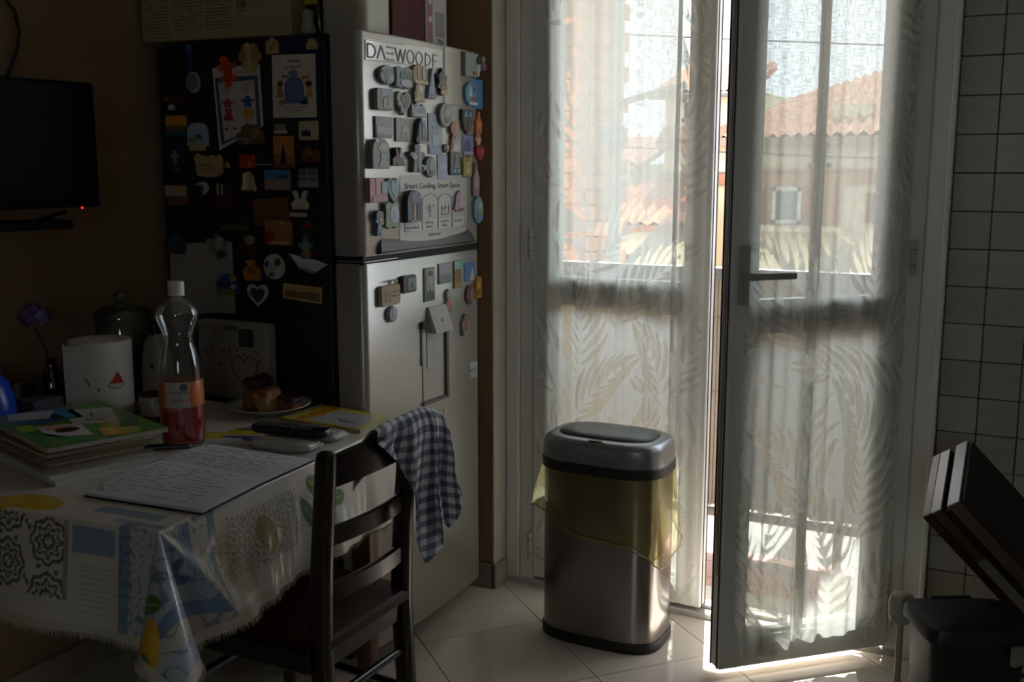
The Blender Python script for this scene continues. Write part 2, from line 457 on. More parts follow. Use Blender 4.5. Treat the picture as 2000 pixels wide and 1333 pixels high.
def frond_mask(W, Hh, res, seed):
    """1 = close white weave, 0 = open sheer leaflet; palm fronds with curved leaflets"""
    rnd = random.Random(seed)
    nu, nv = int(W / res) + 1, int(Hh / res) + 1
    M = np.ones((nv, nu), np.float32)
    own = np.zeros((nv, nu), np.int32)
    fid = 0
    step = 0.175
    spots = []
    z = -0.10; row = 0
    while z < Hh + 0.1:
        x = -0.05 + (0.10 if row % 2 else 0.0)
        while x < W + 0.08:
            spots.append((x + rnd.uniform(-.03, .03), z + rnd.uniform(-.04, .04)))
            x += 0.185
        z += step; row += 1
    for (x0, z0) in spots:
        fid += 1
        ang = rnd.choice((70, 85, 110, 55, 125, 35, 145)) + rnd.uniform(-12, 12)
        bend = rnd.choice((-1, 1)) * rnd.uniform(20, 55)
        Ln = rnd.uniform(0.34, 0.46); nl = int(Ln / 0.034)
        # mid rib
        pts = []; x, zz, a = x0, z0, ang
        for k in range(nl + 1):
            pts.append((x, zz, a)); a += bend / nl
            x += math.cos(math.radians(a)) * Ln / nl; zz += math.sin(math.radians(a)) * Ln / nl
        # the frond claims its outline
        for k, (x, zz, a) in enumerate(pts):
            t = k / nl
            ll = (0.080 + 0.070 * math.sin(PI * min(1, t * 0.85 + 0.12))) * (1.0 if t < 0.8 else 1.0 - (t - 0.8) * 1.5)
            for sgn in (-1, 1):
                la = math.radians(a + sgn * (58 - 34 * t)); curl = -sgn * 0.45
                ca, sa = math.cos(la), math.sin(la)
                i0, i1 = max(0, int((x - ll) / res)), min(nu, int((x + ll) / res) + 2)
                j0, j1 = max(0, int((zz - ll) / res)), min(nv, int((zz + ll) / res) + 2)
                if i1 <= i0 or j1 <= j0: continue
                X, Z = np.meshgrid(np.arange(i0, i1) * res - x, np.arange(j0, j1) * res - zz)
                p = X * ca + Z * sa; q = -X * sa + Z * ca
                s = (p - 0.005) / ll
                q2 = q - curl * ll * s * s * 0.75
                wid = 0.0098 * np.sqrt(np.clip(s, 0, 1)) * np.sqrt(np.clip(1 - s, 0, 1)) * 2.05
                band = (np.abs(q2) < np.clip(wid, 0, 1) + 0.0050) & (s > -0.02) & (s < 1.03)
                inn = np.clip((wid - np.abs(q2)) / (res * 0.9), 0, 1) * ((s > 0) & (s < 1))
                sub = M[j0:j1, i0:i1]; so = own[j0:j1, i0:i1]
                leafpx = inn > .3; tot = leafpx.sum()
                if tot == 0 or ((so != 0) & (so != fid) & leafpx).sum() > .10 * tot: continue
                free = (so == 0) | (so == fid)
                sub[free] = np.minimum(sub, 1 - inn)[free]
                so[free & band] = fid
    return M
def curtain(name, label, leaf_M, x0, x1, z0, z1, pleats, out0, seed, plain, res=0.0032, hem=None, thin=0.25):
    pl = sum(p[1] * 2 for p in pleats)
    W = (x1 - x0) + pl; Hh = z1 - z0
    mask = frond_mask(W, Hh, res, seed)
    nv, nu = mask.shape
    S = np.arange(nu) * res
    X = np.zeros(nu); O = np.zeros(nu)
    for i, s in enumerate(S):
        x = s; o = 0.0; used = 0.0
        for (pc, pw) in pleats:
            a = pc - x0 + used
            if s <= a: break
            if s < a + pw: x = a - used - (s - a); o += 0.006 * min(1, (s - a) / 0.006); used_now = s - a; x = (pc - x0) - used_now; break
            if s < a + 2 * pw: x = (pc - x0) - pw + (s - a - pw); o += 0.006 + 0.006 * min(1, (s - a - pw) / 0.006); break
            used += 2 * pw; x = s - used
        X[i] = x0 + x; O[i] = o
    Zr = z0 + np.arange(nv) * res
    SS, ZZ = np.meshgrid(S, Zr); XX = np.tile(X, (nv, 1)); OO = np.tile(O, (nv, 1))
    amp = 0.007
    OO = out0 + OO + amp * np.sin(SS * 2 * PI / 0.115 + 1.3 * seed + 0.25 * np.sin(ZZ * 2.1)) + 0.004 * np.sin(SS * 2 * PI / 0.047 + ZZ * 0.6)
    OO += 0.004 * np.sin(ZZ * 3.0 + SS * 9)
    if hem is not None:                              # hem hangs unevenly
        f = np.clip((z0 + 0.5 - ZZ) / 0.5, 0, 1)
        ZZ2 = ZZ + f * np.interp(XX, [h[0] for h in hem], [h[1] for h in hem])
    else: ZZ2 = ZZ
    V = np.stack([XX, ZZ2, OO], -1).reshape(-1, 3)
    idx = np.arange(nu * nv).reshape(nv, nu)
    F = np.stack([idx[:-1, :-1], idx[:-1, 1:], idx[1:, 1:], idx[1:, :-1]], -1).reshape(-1, 4)
    me = bpy.data.meshes.new(name)
    me.vertices.add(len(V)); me.vertices.foreach_set('co', V.astype(np.float32).ravel())
    me.loops.add(F.size); me.loops.foreach_set('vertex_index', F.astype(np.int32).ravel())
    me.polygons.add(len(F)); me.polygons.foreach_set('loop_start', np.arange(0, F.size, 4, dtype=np.int32))
    me.polygons.foreach_set('use_smooth', np.ones(len(F), bool))
    me.update(calc_edges=True)
    # wash-out by the bright sky, put into the weave: fronds fade out there
    fade = plain(XX, ZZ)
    val = 1 - (1 - mask) * (1 - fade)
    val = val * (1 - thin * fade)
    me.attributes.new('leaf', 'FLOAT', 'POINT').data.foreach_set('value', val.astype(np.float32).ravel())
    cl = np.stack([SS, ZZ, np.zeros_like(SS)], -1).astype(np.float32)
    me.attributes.new('cloth', 'FLOAT_VECTOR', 'POINT').data.foreach_set('vector', cl.ravel())
    me.materials.append(CURT)
    o = link(bpy.data.objects.new(name, me)); o.matrix_world = leaf_M
    mk('curtain_rod', xf(lathe([(0.005, x0 - 0.02), (0.005, x1 + 0.02)], 10), T(0, z1 - 0.02, out0) @ Matrix.Rotation(PI / 2, 4, 'Y')), mat('#c9c6bf', 0.3), o, True, 40)
    return tag(o, label, 'curtain', 'sheer palm-leaf curtains on the balcony door')
def ss(a, b, x):
    t = np.clip((x - a) / (b - a), 0, 1); return t * t * (3 - 2 * t)
curtain('sheer_curtain', 'white sheer curtain with palm fronds on the closed door leaf behind the steel bin', leafL.matrix_world.copy(), 0.022, 0.578, 0.045, 2.20,
        [(0.492, 0.014)], 0.014, 3, lambda X, Z: ss(0.12, 0.20, X) * (1 - ss(0.46, 0.53, X)) * ss(1.22, 1.40, Z), thin=0.08)
curtain('sheer_curtain', 'white sheer curtain with palm fronds on the open door leaf with the lever handle', leafR.matrix_world.copy(), 0.014, 0.506, 0.085, 2.20,
        [(0.322, 0.028)], 0.013, 9, lambda X, Z: ss(0.05, 0.10, X) * ss(1.12, 1.32, Z),
        hem=[(0.01, 0.03), (0.27, 0.0), (0.315, 0.02), (0.335, -0.045), (0.46, -0.02), (0.51, 0.02)])

# ================================================================== OUTSIDE
balc = tag(mk('balcony_floor', box(-4.5, 3.0, YF + 0.17, 3.80, -0.16, -0.035), mat('#8d6a5c', 0.8)), kind='structure')
bt = [mat(c, 0.6, noise=0.1, nscale=20) for c in ('#c59a8c', '#bd9284', '#cba294')]
yy = YF + 0.24
for r in range(3):
    for c in range(-6, 10):
        mk('balcony_tile', box(-1.9 + c * 0.2 + 0.003, -1.9 + (c + 1) * 0.2 - 0.003, yy + r * 0.155 + 0.003, yy + (r + 1) * 0.155 - 0.003, -0.035, -0.022), random.choice(bt), balc)
tag(mk('sun_cutting_slab', box(-4.5, 3.0, YW + 0.26, 4.33, 2.62, 2.78), mat('#d6d0c4', 0.9)), kind='structure')  # unseen slab over the balcony, added and sized to cut the incoming sun
tag(mk('wall_outside', join(box(-6, -1.62, YW + 0.262, YW + 0.30, -4, 5), box(-0.22, 5, YW + 0.262, YW + 0.30, -4, 5)), mat('#c7b79c', 0.9, noise=0.06)), kind='structure')
rl = tag(empty('balcony_railing', (0, 3.78, 0)), 'grey metal balcony railing with a woven beige reed screen', 'railing')
railm = mat('#8b8a88', 0.45, 0.3)
mk('top_rail', rbox(-4.4, 2.9, -0.022, 0.022, 1.015, 1.055, 0.008, 2), railm, rl)
mk('bottom_rail', rbox(-4.4, 2.9, -0.015, 0.015, 0.105, 0.135, 0.005, 1), railm, rl)
for k in range(-4, 3):
    mk('post', rbox(k * 1.05 - 0.6 - 0.015, k * 1.05 - 0.6 + 0.015, -0.015, 0.015, -0.035, 1.02, 0.004, 1), railm, rl)
rs = []
for k in range(0, 360):
    x = -3.4 + k * 0.0125 + random.uniform(-.002, .002)
    rs.append(box(x, x + 0.0105, 0.020 + random.uniform(0, .003), 0.026 + random.uniform(0, .003), 0.14 + random.uniform(-.01, .01), 1.012))
scn = mk('reed_screen', join(*rs), mat('#a89d90', 0.8, noise=0.12, nscale=60, stretch=(1, 1, 0.05)), rl); scn['kind'] = 'stuff'
mk('reed_backing', box(-3.4, 1.1, 0.0265, 0.029, 0.14, 1.012), mat('#a0968a', 0.9), scn)
for z in (0.30, 0.58, 0.86): mk('tie_wire', box(-3.4, 1.1, 0.0165, 0.020, z, z + 0.004), mat('#9d927c', 0.5), rl)

tag(mk('ground', box(-60, 50, 3.9, 90, -4.4, -4.3), mat('#87827a', 0.95, noise=0.08, nscale=0.6)), kind='structure')
CREAM, TERRA = '#dccfb2', '#b58a76'
creamm = mat(CREAM, 0.9, noise=0.05, nscale=1.2); roofm = mat(TERRA, 0.85, noise=0.18, nscale=6)
def window_at(par, x0, x1, z0, z1, y, shutter='#8a5b45', open_=True):
    w = mk('window', join(box(x0, x0 + 0.08, y - 0.06, y, z0, z1), box(x1 - 0.08, x1, y - 0.06, y, z0, z1), box(x0, x1, y - 0.06, y, z0, z0 + 0.08), box(x0, x1, y - 0.06, y, z1 - 0.08, z1)), mat('#cfc8ba', 0.7), par)
    mk('pane', box(x0 + 0.08, x1 - 0.08, y - 0.03, y - 0.005, z0 + 0.08, z1 - 0.08), mat('#6d7276', 0.15), w)
    if open_:
        for a, b in ((x0 - (x1 - x0) * 0.5, x0), (x1, x1 + (x1 - x0) * 0.5)):
            mk('shutter', box(a + 0.02, b - 0.02, y - 0.09, y - 0.03, z0, z1), mat(shutter, 0.7), par)
def roof_tiles(p0, p1, p2, p3, n, m, par):
    """corrugated slope p0-p1 eave, p3-p2 ridge"""
    p0, p1, p2, p3 = map(Vector, (p0, p1, p2, p3))
    nrm = (p1 - p0).cross(p3 - p0).normalized()
    if nrm.z < 0: nrm = -nrm
    V, F = [], []
    for i in range(2 * n + 1):
        t = i / (2 * n); h = nrm * (0.10 if i % 2 else 0.0)
        V += [p0.lerp(p1, t) + h, p3.lerp(p2, t) + h]
    for i in range(2 * n): F.append((2 * i, 2 * i + 2, 2 * i + 3, 2 * i + 1))
    k = len(V); V += [p0 - nrm * 0.15, p1 - nrm * 0.15, p2 - nrm * 0.15, p3 - nrm * 0.15]
    F += [(k, k + 3, k + 2, k + 1), (k, k + 1, 2 * (2 * n), 0), (1, 4 * n + 1, k + 2, k + 3), (0, 1, k + 3, k), (k + 1, k + 2, 4 * n + 1, 4 * n)]
    return mk('roof_slope', (V, F), m, par)
# big house seen through the open leaf
hA = tag(empty('house', (-4.0, 22, -4.3)), 'large cream house with a terracotta hip roof seen through the open door leaf', 'house')
hA.location = (0, 0, 0)
mk('wall', box(-5.75, 1.5, 22, 29, -4.3, 2.05), creamm, hA)
mk('dormer', box(-4.1, -3.3, 22.3, 24, 2.0, 2.72), creamm, hA)
roof_tiles((-6.2, 21.5, 2.0), (-3.2, 21.5, 2.06), (-3.2, 25, 3.62), (-5.6, 25, 2.95), 12, roofm, hA)
roof_tiles((-3.2, 21.5, 2.06), (2.0, 21.5, 2.06), (2.0, 25, 3.70), (-3.2, 25, 3.70), 18, roofm, hA)
mk('eave', box(-6.15, 2.0, 21.45, 21.9, 1.88, 2.05), mat('#8d7a66', 0.8), hA)
mk('string_course', box(-5.80, 1.5, 21.88, 22.05, 1.12, 1.42), mat('#a87a5c', 0.8), hA)
window_at(hA, -4.45, -4.0, 1.45, 1.95, 22, open_=False)
window_at(hA, -5.15, -4.55, 0.30, 1.05, 22, open_=True)
window_at(hA, -3.1, -2.7, 0.35, 0.95, 22)
window_at(hA, -1.6, -1.0, 0.30, 1.0, 22)
mk('door_panel', box(-4.2, -3.75, 21.94, 22, 0.28, 1.05), mat('#9a6f55', 0.7), hA)
mk('awning_board', box(-5.72, -3.6, 21.2, 22, 0.18, 0.28), mat('#c9b89a', 0.8), hA)
# middle house behind the gap between the leaves
hB = tag(empty('house'), 'narrow cream house with low terracotta roof seen between the two door leaves', 'house')
mk('wall', box(-8.55, -6.75, 25, 30, -4.3, 3.35), creamm, hB)
roof_tiles((-8.85, 24.6, 3.2), (-6.45, 24.6, 3.2), (-6.45, 27.5, 4.05), (-8.85, 27.5, 4.05), 9, roofm, hB)
roof_tiles((-8.6, 24.5, 2.05), (-6.7, 24.5, 2.05), (-6.7, 25.0, 2.40), (-8.6, 25.0, 2.40), 8, roofm, hB)
mk('string_course', box(-8.6, -6.7, 24.9, 25.02, 1.05, 1.35), mat('#a87a5c', 0.8), hB)
mk('window', join(box(-8.1, -7.6, 24.9, 25, 2.55, 2.62), box(-8.1, -7.6, 24.9, 25, 3.0, 3.07), box(-8.1, -8.03, 24.9, 25, 2.55, 3.07), box(-7.67, -7.6, 24.9, 25, 2.55, 3.07)), mat('#cfc8ba', 0.7), hB)
mk('pane', box(-8.03, -7.67, 24.95, 25, 2.62, 3.0), mat('#4d565e', 0.2), hB)
# low houses on the left
hC = tag(empty('house'), 'low house with pale walls and two terracotta roofs seen through the closed door leaf', 'house')
mk('wall', box(-12.5, -9.2, 24.4, 31, -4.3, 1.55), mat('#d9d2c4', 0.9), hC)
roof_tiles((-12.9, 24.4, 1.5), (-9.0, 24.4, 1.5), (-9.0, 27.5, 2.25), (-12.9, 27.5, 2.25), 12, roofm, hC)
mk('annex', box(-11.2, -7.2, 22.5, 24.3, -4.3, 0.2), creamm, hC)
roof_tiles((-11.4, 22.2, 0.18), (-7.0, 22.2, 0.18), (-7.0, 24.3, 1.05), (-11.4, 24.3, 1.05), 14, mat('#bb7a5c', 0.85, noise=0.15, nscale=6), hC)
window_at(hC, -9.2, -8.7, -1.4, -0.5, 22.5)
window_at(hC, -10.6, -10.1, -1.4, -0.5, 22.5)
# brick neighbour corner close by on the left
nb = tag(empty('neighbour_building'), 'salmon brick corner of the neighbouring building seen through the closed leaf', 'building')
brm = [mat(c, 0.9, noise=0.1, nscale=9) for c in ('#c89c86', '#c2947e', '#cfa590')]
mk('wall', box(-6.5, -3.40, 8, 8.6, -4.3, 3.4), brm[0], nb)
z = -4.3
k = 0
while z < 3.4:
    mk('brick', box(-3.40, -3.40 + (0.17 if k % 2 else 0.125), 8.0, 8.5, z + 0.004, z + 0.122), brm[k % 3], nb)
    z += 0.126; k += 1
for r in range(0, 46):
    for c in range(-1, 2):
        x0 = -3.66 + c * 0.252 - (0.126 if r % 2 else 0)
        zz = -2.4 + r * 0.126
        if x0 + 0.244 > -3.41: continue
        mk('brick', box(x0, x0 + 0.244, 7.985, 8.0, zz + 0.004, zz + 0.120), brm[(r * 3 + c) % 3], nb)
pole = tag(empty('utility_pole'), 'grey metal utility pole with junction box and overhead cables beside the brick corner', 'pole')
mk('mast', tube([(-3.03, 7.7, -4.3), (-3.03, 7.7, 3.3)], 0.045, 12), mat('#a3a4a4', 0.6), pole, True, 40)
mk('junction_box', rbox(-3.13, -2.93, 7.58, 7.66, 1.58, 1.74, 0.015, 2), mat('#7b858a', 0.5), pole)
mk('arm', join(tube([(-3.03, 7.7, 1.90), (-2.75, 7.7, 1.97), (-2.48, 7.7, 2.03)], 0.028, 8), tube([(-2.75, 7.7, 1.95), (-2.15, 7.7, 1.95)], 0.020, 8), tube([(-2.1, 7.7, 1.95), (-1.9, 7.7, 1.93)], 0.02, 8)), mat('#77777a', 0.6), pole, True, 40)
for k, (za, zb, sag) in enumerate(((2.42, 2.28, .05), (1.58, 1.50, .08), (1.38, 1.55, .05))):
    pts = [(-3.0 + 6.0 * t, 7.7 + 3 * t, za + (zb - za) * t - sag * math.sin(PI * t)) for t in [i / 16 for i in range(17)]]
    mk('cable', tube(pts, 0.006, 6), mat('#55565a', 0.7), pole)

# ================================================================== FRIDGE
FX, FY0, FY1, FZ = -1.600, 2.297, 2.935, 1.765
fridge = tag(empty('fridge', (0, 0, 0)), 'grey steel-front fridge freezer covered in souvenir magnets', 'fridge')
steel = mat('#aeaba4', 0.33, 0.55, noise=0.03, nscale=3, stretch=(1, 1, 30))
body_m = mat('#1c1c1e', 0.5, noise=0.08, nscale=60, bump=0.05)
mk('body', rbox(-2.32, -1.722, FY0 + 0.006, FY1 - 0.006, 0.035, FZ - 0.012, 0.006, 2), body_m, fridge)
mk('top_cover', rbox(-2.30, -1.73, FY0 + 0.012, FY1 - 0.012, FZ - 0.013, FZ - 0.001, 0.004, 1), mat('#232325', 0.6), fridge)
for y in (FY0 + 0.06, FY1 - 0.06):
    for x in (-2.25, -1.80): mk('foot', lathe([(0.02, 0), (0.02, 0.036)], 12, (x, y, 0)), mat('#161616', 0.7), fridge)
mk('door_gasket', join(box(-1.724, -1.700, FY0 + 0.014, FY1 - 0.014, 1.20, FZ - 0.02), box(-1.724, -1.700, FY0 + 0.014, FY1 - 0.014, 0.07, 1.145)), mat('#0f0f10', 0.8), fridge)
mk('kick_plate', rbox(-1.76, -1.70, FY0 + 0.02, FY1 - 0.02, 0.012, 0.062, 0.004, 1), mat('#151515', 0.7), fridge)
def door_plan(bulge=0.012, r=0.022):
    P = [(-1.702, FY0)]
    n = 6
    for i in range(n + 1):
        a = -PI / 2 + (PI / 2) * i / n
        P.append((FX - bulge - r + r * math.cos(a) + 0.0, FY0 + r + r * math.sin(a)))
    m_ = 14
    for i in range(1, m_):
        t = i / m_; y = FY0 + r + (FY1 - FY0 - 2 * r) * t
        P.append((FX - bulge + bulge * (1 - (2 * t - 1) ** 2), y))
    for i in range(n + 1):
        a = (PI / 2) * i / n
        P.append((FX - bulge - r + r * math.cos(a), FY1 - r + r * math.sin(a)))
    P.append((-1.702, FY1))
    return P
def bulge_x(y):
    t = (y - FY0 - 0.022) / (FY1 - FY0 - 0.044); t = min(1, max(0, t))
    return FX - 0.012 + 0.012 * (1 - (2 * t - 1) ** 2)
dp = door_plan()
def door(z0, z1, nm):
    rings = []
    cx = -1.65
    for z, s in ((z0, 0.985), (z0 + 0.006, 1.0), (z1 - 0.006, 1.0), (z1, 0.985)):
        cy = (FY0 + FY1) / 2
        rings.append([(cx + (x - cx) * (s if s == 1 else 0.94), cy + (y - cy) * (s if s == 1 else 0.992), z) for x, y in dp])
    return mk(nm, loft(rings), steel, fridge, True, 35)
door(1.180, FZ, 'freezer_door')
door(0.062, 1.160, 'fridge_door')
# handle scoop along the bottom of the freezer door, and the dark gap
def fp(u, v, dx=0.0):
    p = onx(u, v, FX + dx); return p.y, p.z
ya, za = fp(742, 497); yb, zb = fp(925, 470)
hs = mk('handle_ledge', loft([[(bulge_x(y) + dx, y, z) for (y, z, dx) in ring] for ring in (
    [(ya, 1.183, 0.002), (yb, 1.183, 0.002), (yb, 1.183, -0.02), (ya, 1.183, -0.02)],
    [(ya, 1.190, 0.016), (yb, 1.190, 0.016), (yb, 1.190, -0.02), (ya, 1.190, -0.02)],
    [(ya + .01, 1.214, 0.007), (yb - .012, 1.214, 0.007), (yb - .012, 1.214, -0.02), (ya + .01, 1.214, -0.02)],
    [(ya + .02, 1.224, 0.001), (yb - .02, 1.224, 0.001), (yb - .02, 1.224, -0.02), (ya + .02, 1.224, -0.02)])]), mat('#4a4946', 0.35, 0.2), fridge)
mk('door_gap', box(-1.70, FX - 0.016, FY0 + 0.004, FY1 - 0.004, 1.158, 1.182), mat('#0c0c0c', 0.7), fridge)
mk('chrome_strip', rbox(-1.702, FX - 0.008, FY0 - 0.001, FY0 + 0.16, 1.1645, 1.1685, 0.001, 1), mat('#b5b5b5', 0.15, 1.0), fridge)
# dispenser niche frame on the lower door
def fplace(u, v, off=0.0):
    """frame on the fridge front at pixel; right=+Y, up=+Z, out=+X"""
    p = onx(u, v, FX + off)
    x = bulge_x(p.y)
    p = onx(u, v, x + off)
    return frame((bulge_x(p.y) + off, p.y, p.z), (0, 1, 0), (0, 0, 1), (1, 0, 0))
y0, z1 = fp(822, 640); y1, _ = fp(872, 640); _, z0 = fp(848, 785)
xn = bulge_x((y0 + y1) / 2)
def fb(a, b, c, d, e=0.0, g=0.006, nm='niche_frame', m=mat('#6a6965', 0.4, 0.2), p=fridge, r=0.002):
    return mk(nm, rbox(xn + e, xn + g, a, b, c, d, r, 1), m, p)
nf = fb(y1 - 0.016, y1, z0, z1 + 0.012, 0, 0.010)
fb(y0, y1 - 0.014, z0, z0 + 0.010, 0, 0.009, p=nf)
fb(y0 + 0.004, y1 - 0.016, z0 + 0.010, z1, -0.002, 0.0025, 'niche_panel', mat('#aaa8a2', 0.3, 0.6))
fb(y0 - 0.004, y0 + 0.004, z0 + 0.12, z1 + 0.006, -0.002, 0.004, 'niche_edge', mat('#77756f', 0.35, 0.5))
fb(y0 - 0.006, y0 + 0.022, z1 - 0.004, z1 + 0.016, 0, 0.012, 'niche_catch', mat('#1e1e1e', 0.5))
fb(y0 + 0.026, y0 + 0.062, z0 + 0.105, z1 + 0.012, 0.002, 0.0042, 'niche_lever', mat('#b9b7b0', 0.4))
# energy label low on the door
def qfront(pts, off):
    """polygon on the fridge front from pixels, as (frame, local points)"""
    c = (sum(p[0] for p in pts) / len(pts), sum(p[1] for p in pts) / len(pts))
    M = fplace(c[0], c[1], off); cy, cz = M[1][3], M[2][3]
    return M, [(fp(*p)[0] - fp(*c)[0], fp(*p)[1] - fp(*c)[1]) for p in pts]
def fsticker(nm, pts, m, off=0.0006, th=0.0006):
    M, P = qfront(pts, off)
    P3 = [M @ Vector((x, y, 0)) for x, y in P]
    # follow the curved door: subdivide across
    n = 10
    (a, b, c, d) = [(p.y, p.z) for p in P3]
    def g(t, top):
        s, e = (a, b) if top else (d, c)
        y = s[0] + (e[0] - s[0]) * t; z = s[1] + (e[1] - s[1]) * t
        return y, z
    V, F = [], []
    for i in range(n + 1):
        for top in (False, True):
            y, z = g(i / n, top); V.append((bulge_x(y) + off, y, z)); V.append((bulge_x(y) + off + th, y, z))
    for i in range(n):
        k = 4 * i
        F += [(k + 1, k + 5, k + 7, k + 3), (k, k + 2, k + 6, k + 4), (k, k + 4, k + 5, k + 1), (k + 2, k + 3, k + 7, k + 6)]
    F += [(0, 1, 3, 2), (4 * n, 4 * n + 2, 4 * n + 3, 4 * n + 1)]
    return mk(nm, (V, F), m, fridge)
fsticker('rating_label', [(866, 798), (878, 792), (877, 806), (866, 812)], mat('#b5b09e', 0.6))
# logo sticker and promotional sticker
stk = fsticker('logo_sticker', [(718, 75), (866, 99), (866, 134), (718, 117)], mat('#aaa8a0', 0.22, 0.55))
fsticker('foil_strip', [(868, 92), (900, 98), (900, 206), (868, 204)], mat('#bdb6a8', 0.25, 0.4))
promo = fsticker('promotional_sticker', [(783, 343), (914, 341), (914, 466), (783, 482)], mat('#b2b1ac', 0.4, 0.1))
DARKP = mat('#55534d', 0.6)
def ftext(s, u, v, size, par, m=DARKP, sx=1.0, off=0.0014, align='LEFT', bold=0.0):
    M = fplace(u, v, off)
    o = text('lettering', s, size, m, par, M, 0.0003, sx, align, bold)
    x0 = M[0][3]
    for w in o.data.vertices: w.co.x = bulge_x(w.co.y) + off + (w.co.x - x0)
    return o
def letter_strokes():
    """angular logo letters D A E W O O D F built as strokes on the sticker"""
    a = fp(722, 90); b = fp(860, 108)
    H_ = fp(722, 84)[1] - fp(722, 111)[1]
    Wd = b[0] - a[0]
    zt = fp(722, 84)[1]
    S = []
    def st(x0, y0, x1, y1, w=0.0042):
        S.append(((x0, y0), (x1, y1), w))
    cw = Wd / 8.2
    def ring(cx, rx, ry, n=14, a0=0, a1=360):
        P = [(cx + rx * math.cos(math.radians(a0 + (a1 - a0) * i / n)), 0.5 + ry * math.sin(math.radians(a0 + (a1 - a0) * i / n))) for i in range(n + 1)]
        for p, q in zip(P[:-1], P[1:]): st(*p, *q, w=0.003)
    st(0.08, 0, 0.08, 1, .005); st(0.08, 1, 0.55, .95, .005); st(0.55, .95, .82, .7); st(.82, .7, .82, .3); st(.82, .3, .55, .05); st(.55, .05, .08, 0, .005)
    st(1.0, 0, 1.4, 1); st(1.4, 1, 1.8, 0)
    st(1.95, 0.97, 2.75, 0.97); st(1.95, .52, 2.65, .52); st(1.95, .04, 2.75, .04)
    st(2.85, 1, 3.15, 0); st(3.15, 0, 3.4, .95); st(3.4, .95, 3.65, 0); st(3.65, 0, 3.95, 1)
    ring(4.5, .38, .5); ring(5.5, .38, .5)
    st(6.25, 0, 6.25, 1, .003); st(6.25, 1, 6.7, .85, .003); st(6.7, .85, 6.95, .5, .003); st(6.95, .5, 6.7, .15, .003); st(6.7, .15, 6.25, 0, .003)
    st(7.2, 0, 7.2, 1, .003); st(7.2, 1, 7.85, 1, .003); st(7.2, .5, 7.7, .5, .003)
    out = []
    for (p, q, w) in S:
        A = (a[0] + p[0] * cw, zt - H_ + p[1] * H_); B = (a[0] + q[0] * cw, zt - H_ + q[1] * H_)
        A3 = Vector((bulge_x(A[0]) + 0.0022, A[0], A[1])); B3 = Vector((bulge_x(B[0]) + 0.0022, B[0], B[1]))
        out.append(bar(A3, B3, w, 0.001, up=(1, 0, 0)))
    return join(*out)
mk('lettering', letter_strokes(), mat('#76736a', 0.5), stk)
mk('border_line', join(*[bar((bulge_x(p[0]) + 0.002, p[0], p[1]), (bulge_x(q[0]) + 0.002, q[0], q[1]), 0.0016, 0.0008, up=(1, 0, 0)) for p, q in
    [(fp(720, 77), fp(790, 88)), (fp(720, 77), fp(720, 116)), (fp(720, 116), fp(790, 124)), (fp(866, 92), fp(866, 203)), (fp(866, 203), fp(900, 206))]]), mat('#77746b', 0.5), stk)
ftext('Smart Cooling, Smart Space', 790, 369, 0.0215, promo, mat('#5a5954', 0.6), 1.28, bold=0.0003)
def fline(uv, w=0.0016, off=0.002, closed=False):
    P = [fp(*q) for q in uv]
    return [bar((bulge_x(p[0]) + off, p[0], p[1]), (bulge_x(q[0]) + off, q[0], q[1]), w, 0.0006, up=(1, 0, 0)) for p, q in zip(P[:-1], P[1:])]
L_ = []
cols = [(791, 824), (824, 855), (855, 883), (883, 909)]
for i, (ua, ub) in enumerate(cols):
    f = lambda u: (u - 791) / 118.0
    top = 391 - 4 * f(ua); base = 453 - 12 * f((ua + ub) / 2)
    arc = [(ua + (ub - ua) * t, top - (13 - 2 * i * .5) * math.sin(PI * t) ** 0.8 * 0.95) for t in [k / 10 for k in range(11)]]
    L_ += fline([(ua, 453.5 - 12 * f(ua))] + arc + [(ub, 453.5 - 12 * f(ub))])
L_ += fline([(791, 453.5), (909, 441.5)], 0.002)
mk('panel_outline', join(*L_), mat('#6e6d67', 0.6), promo)
for (q, mm) in (([(825, 431), (854, 428), (854, 446), (825, 449.5)], '#c4c3be'), ([(856, 427.5), (882, 425), (882, 444), (856, 446)], '#c4c3be'), ([(884, 425), (908, 423), (908, 441), (884, 443)], '#c4c3be'), ([(792, 434), (823, 431), (823, 449.5), (792, 452.5)], '#c8c7c2')):
    o = fsticker('caption_field', q, mat(mm, 0.5), 0.0012, 0.0004); o.parent = promo
ic = fline([(834, 404), (832.5, 401)]) + fline([(839, 401.5), (839, 396.5)]) + fline([(843.5, 403), (846, 399)]) + fline([(830.5, 407), (833, 406)]) + fline([(845, 405), (848, 404)]) + fline([(836.5, 420), (842, 419)]) + fline([(836.5, 423), (842, 422)])
ic += fline([(862, 401), (862, 419), (876, 417), (876, 400)], 0.0022) + fline([(869, 399), (869, 412)], .0022) + fline([(864, 407), (875, 405.5)], .0022)
ic += fline([(889, 414), (903, 412.5), (903, 402)])
mk('icon', join(*ic), DARKP, promo)
Mb = fplace(839.5, 409, 0.0016)
mk('icon', xf(prism([(0.0085 * math.cos(a), 0.012 * math.sin(a)) for a in [2 * PI * k / 14 for k in range(14)]], 0, 0.0005), Mb), mat('#83817a', 0.6), promo)
for u, v, L0 in ((807, 447.5, .066), (839.5, 437, .048), (839.5, 445, .036), (869, 434, .050), (869, 442, .036), (896, 433, .052), (850, 459.5, .070)):
    M = fplace(u, v, 0.0018)
    o = blurred_line('small_print', L0, .0080, mat('#7b7972', 0.6), promo, M)
    x0 = M[0][3]
    for w in o.data.vertices: w.co.x = bulge_x(w.co.y) + 0.0018 + (w.co.x - x0)

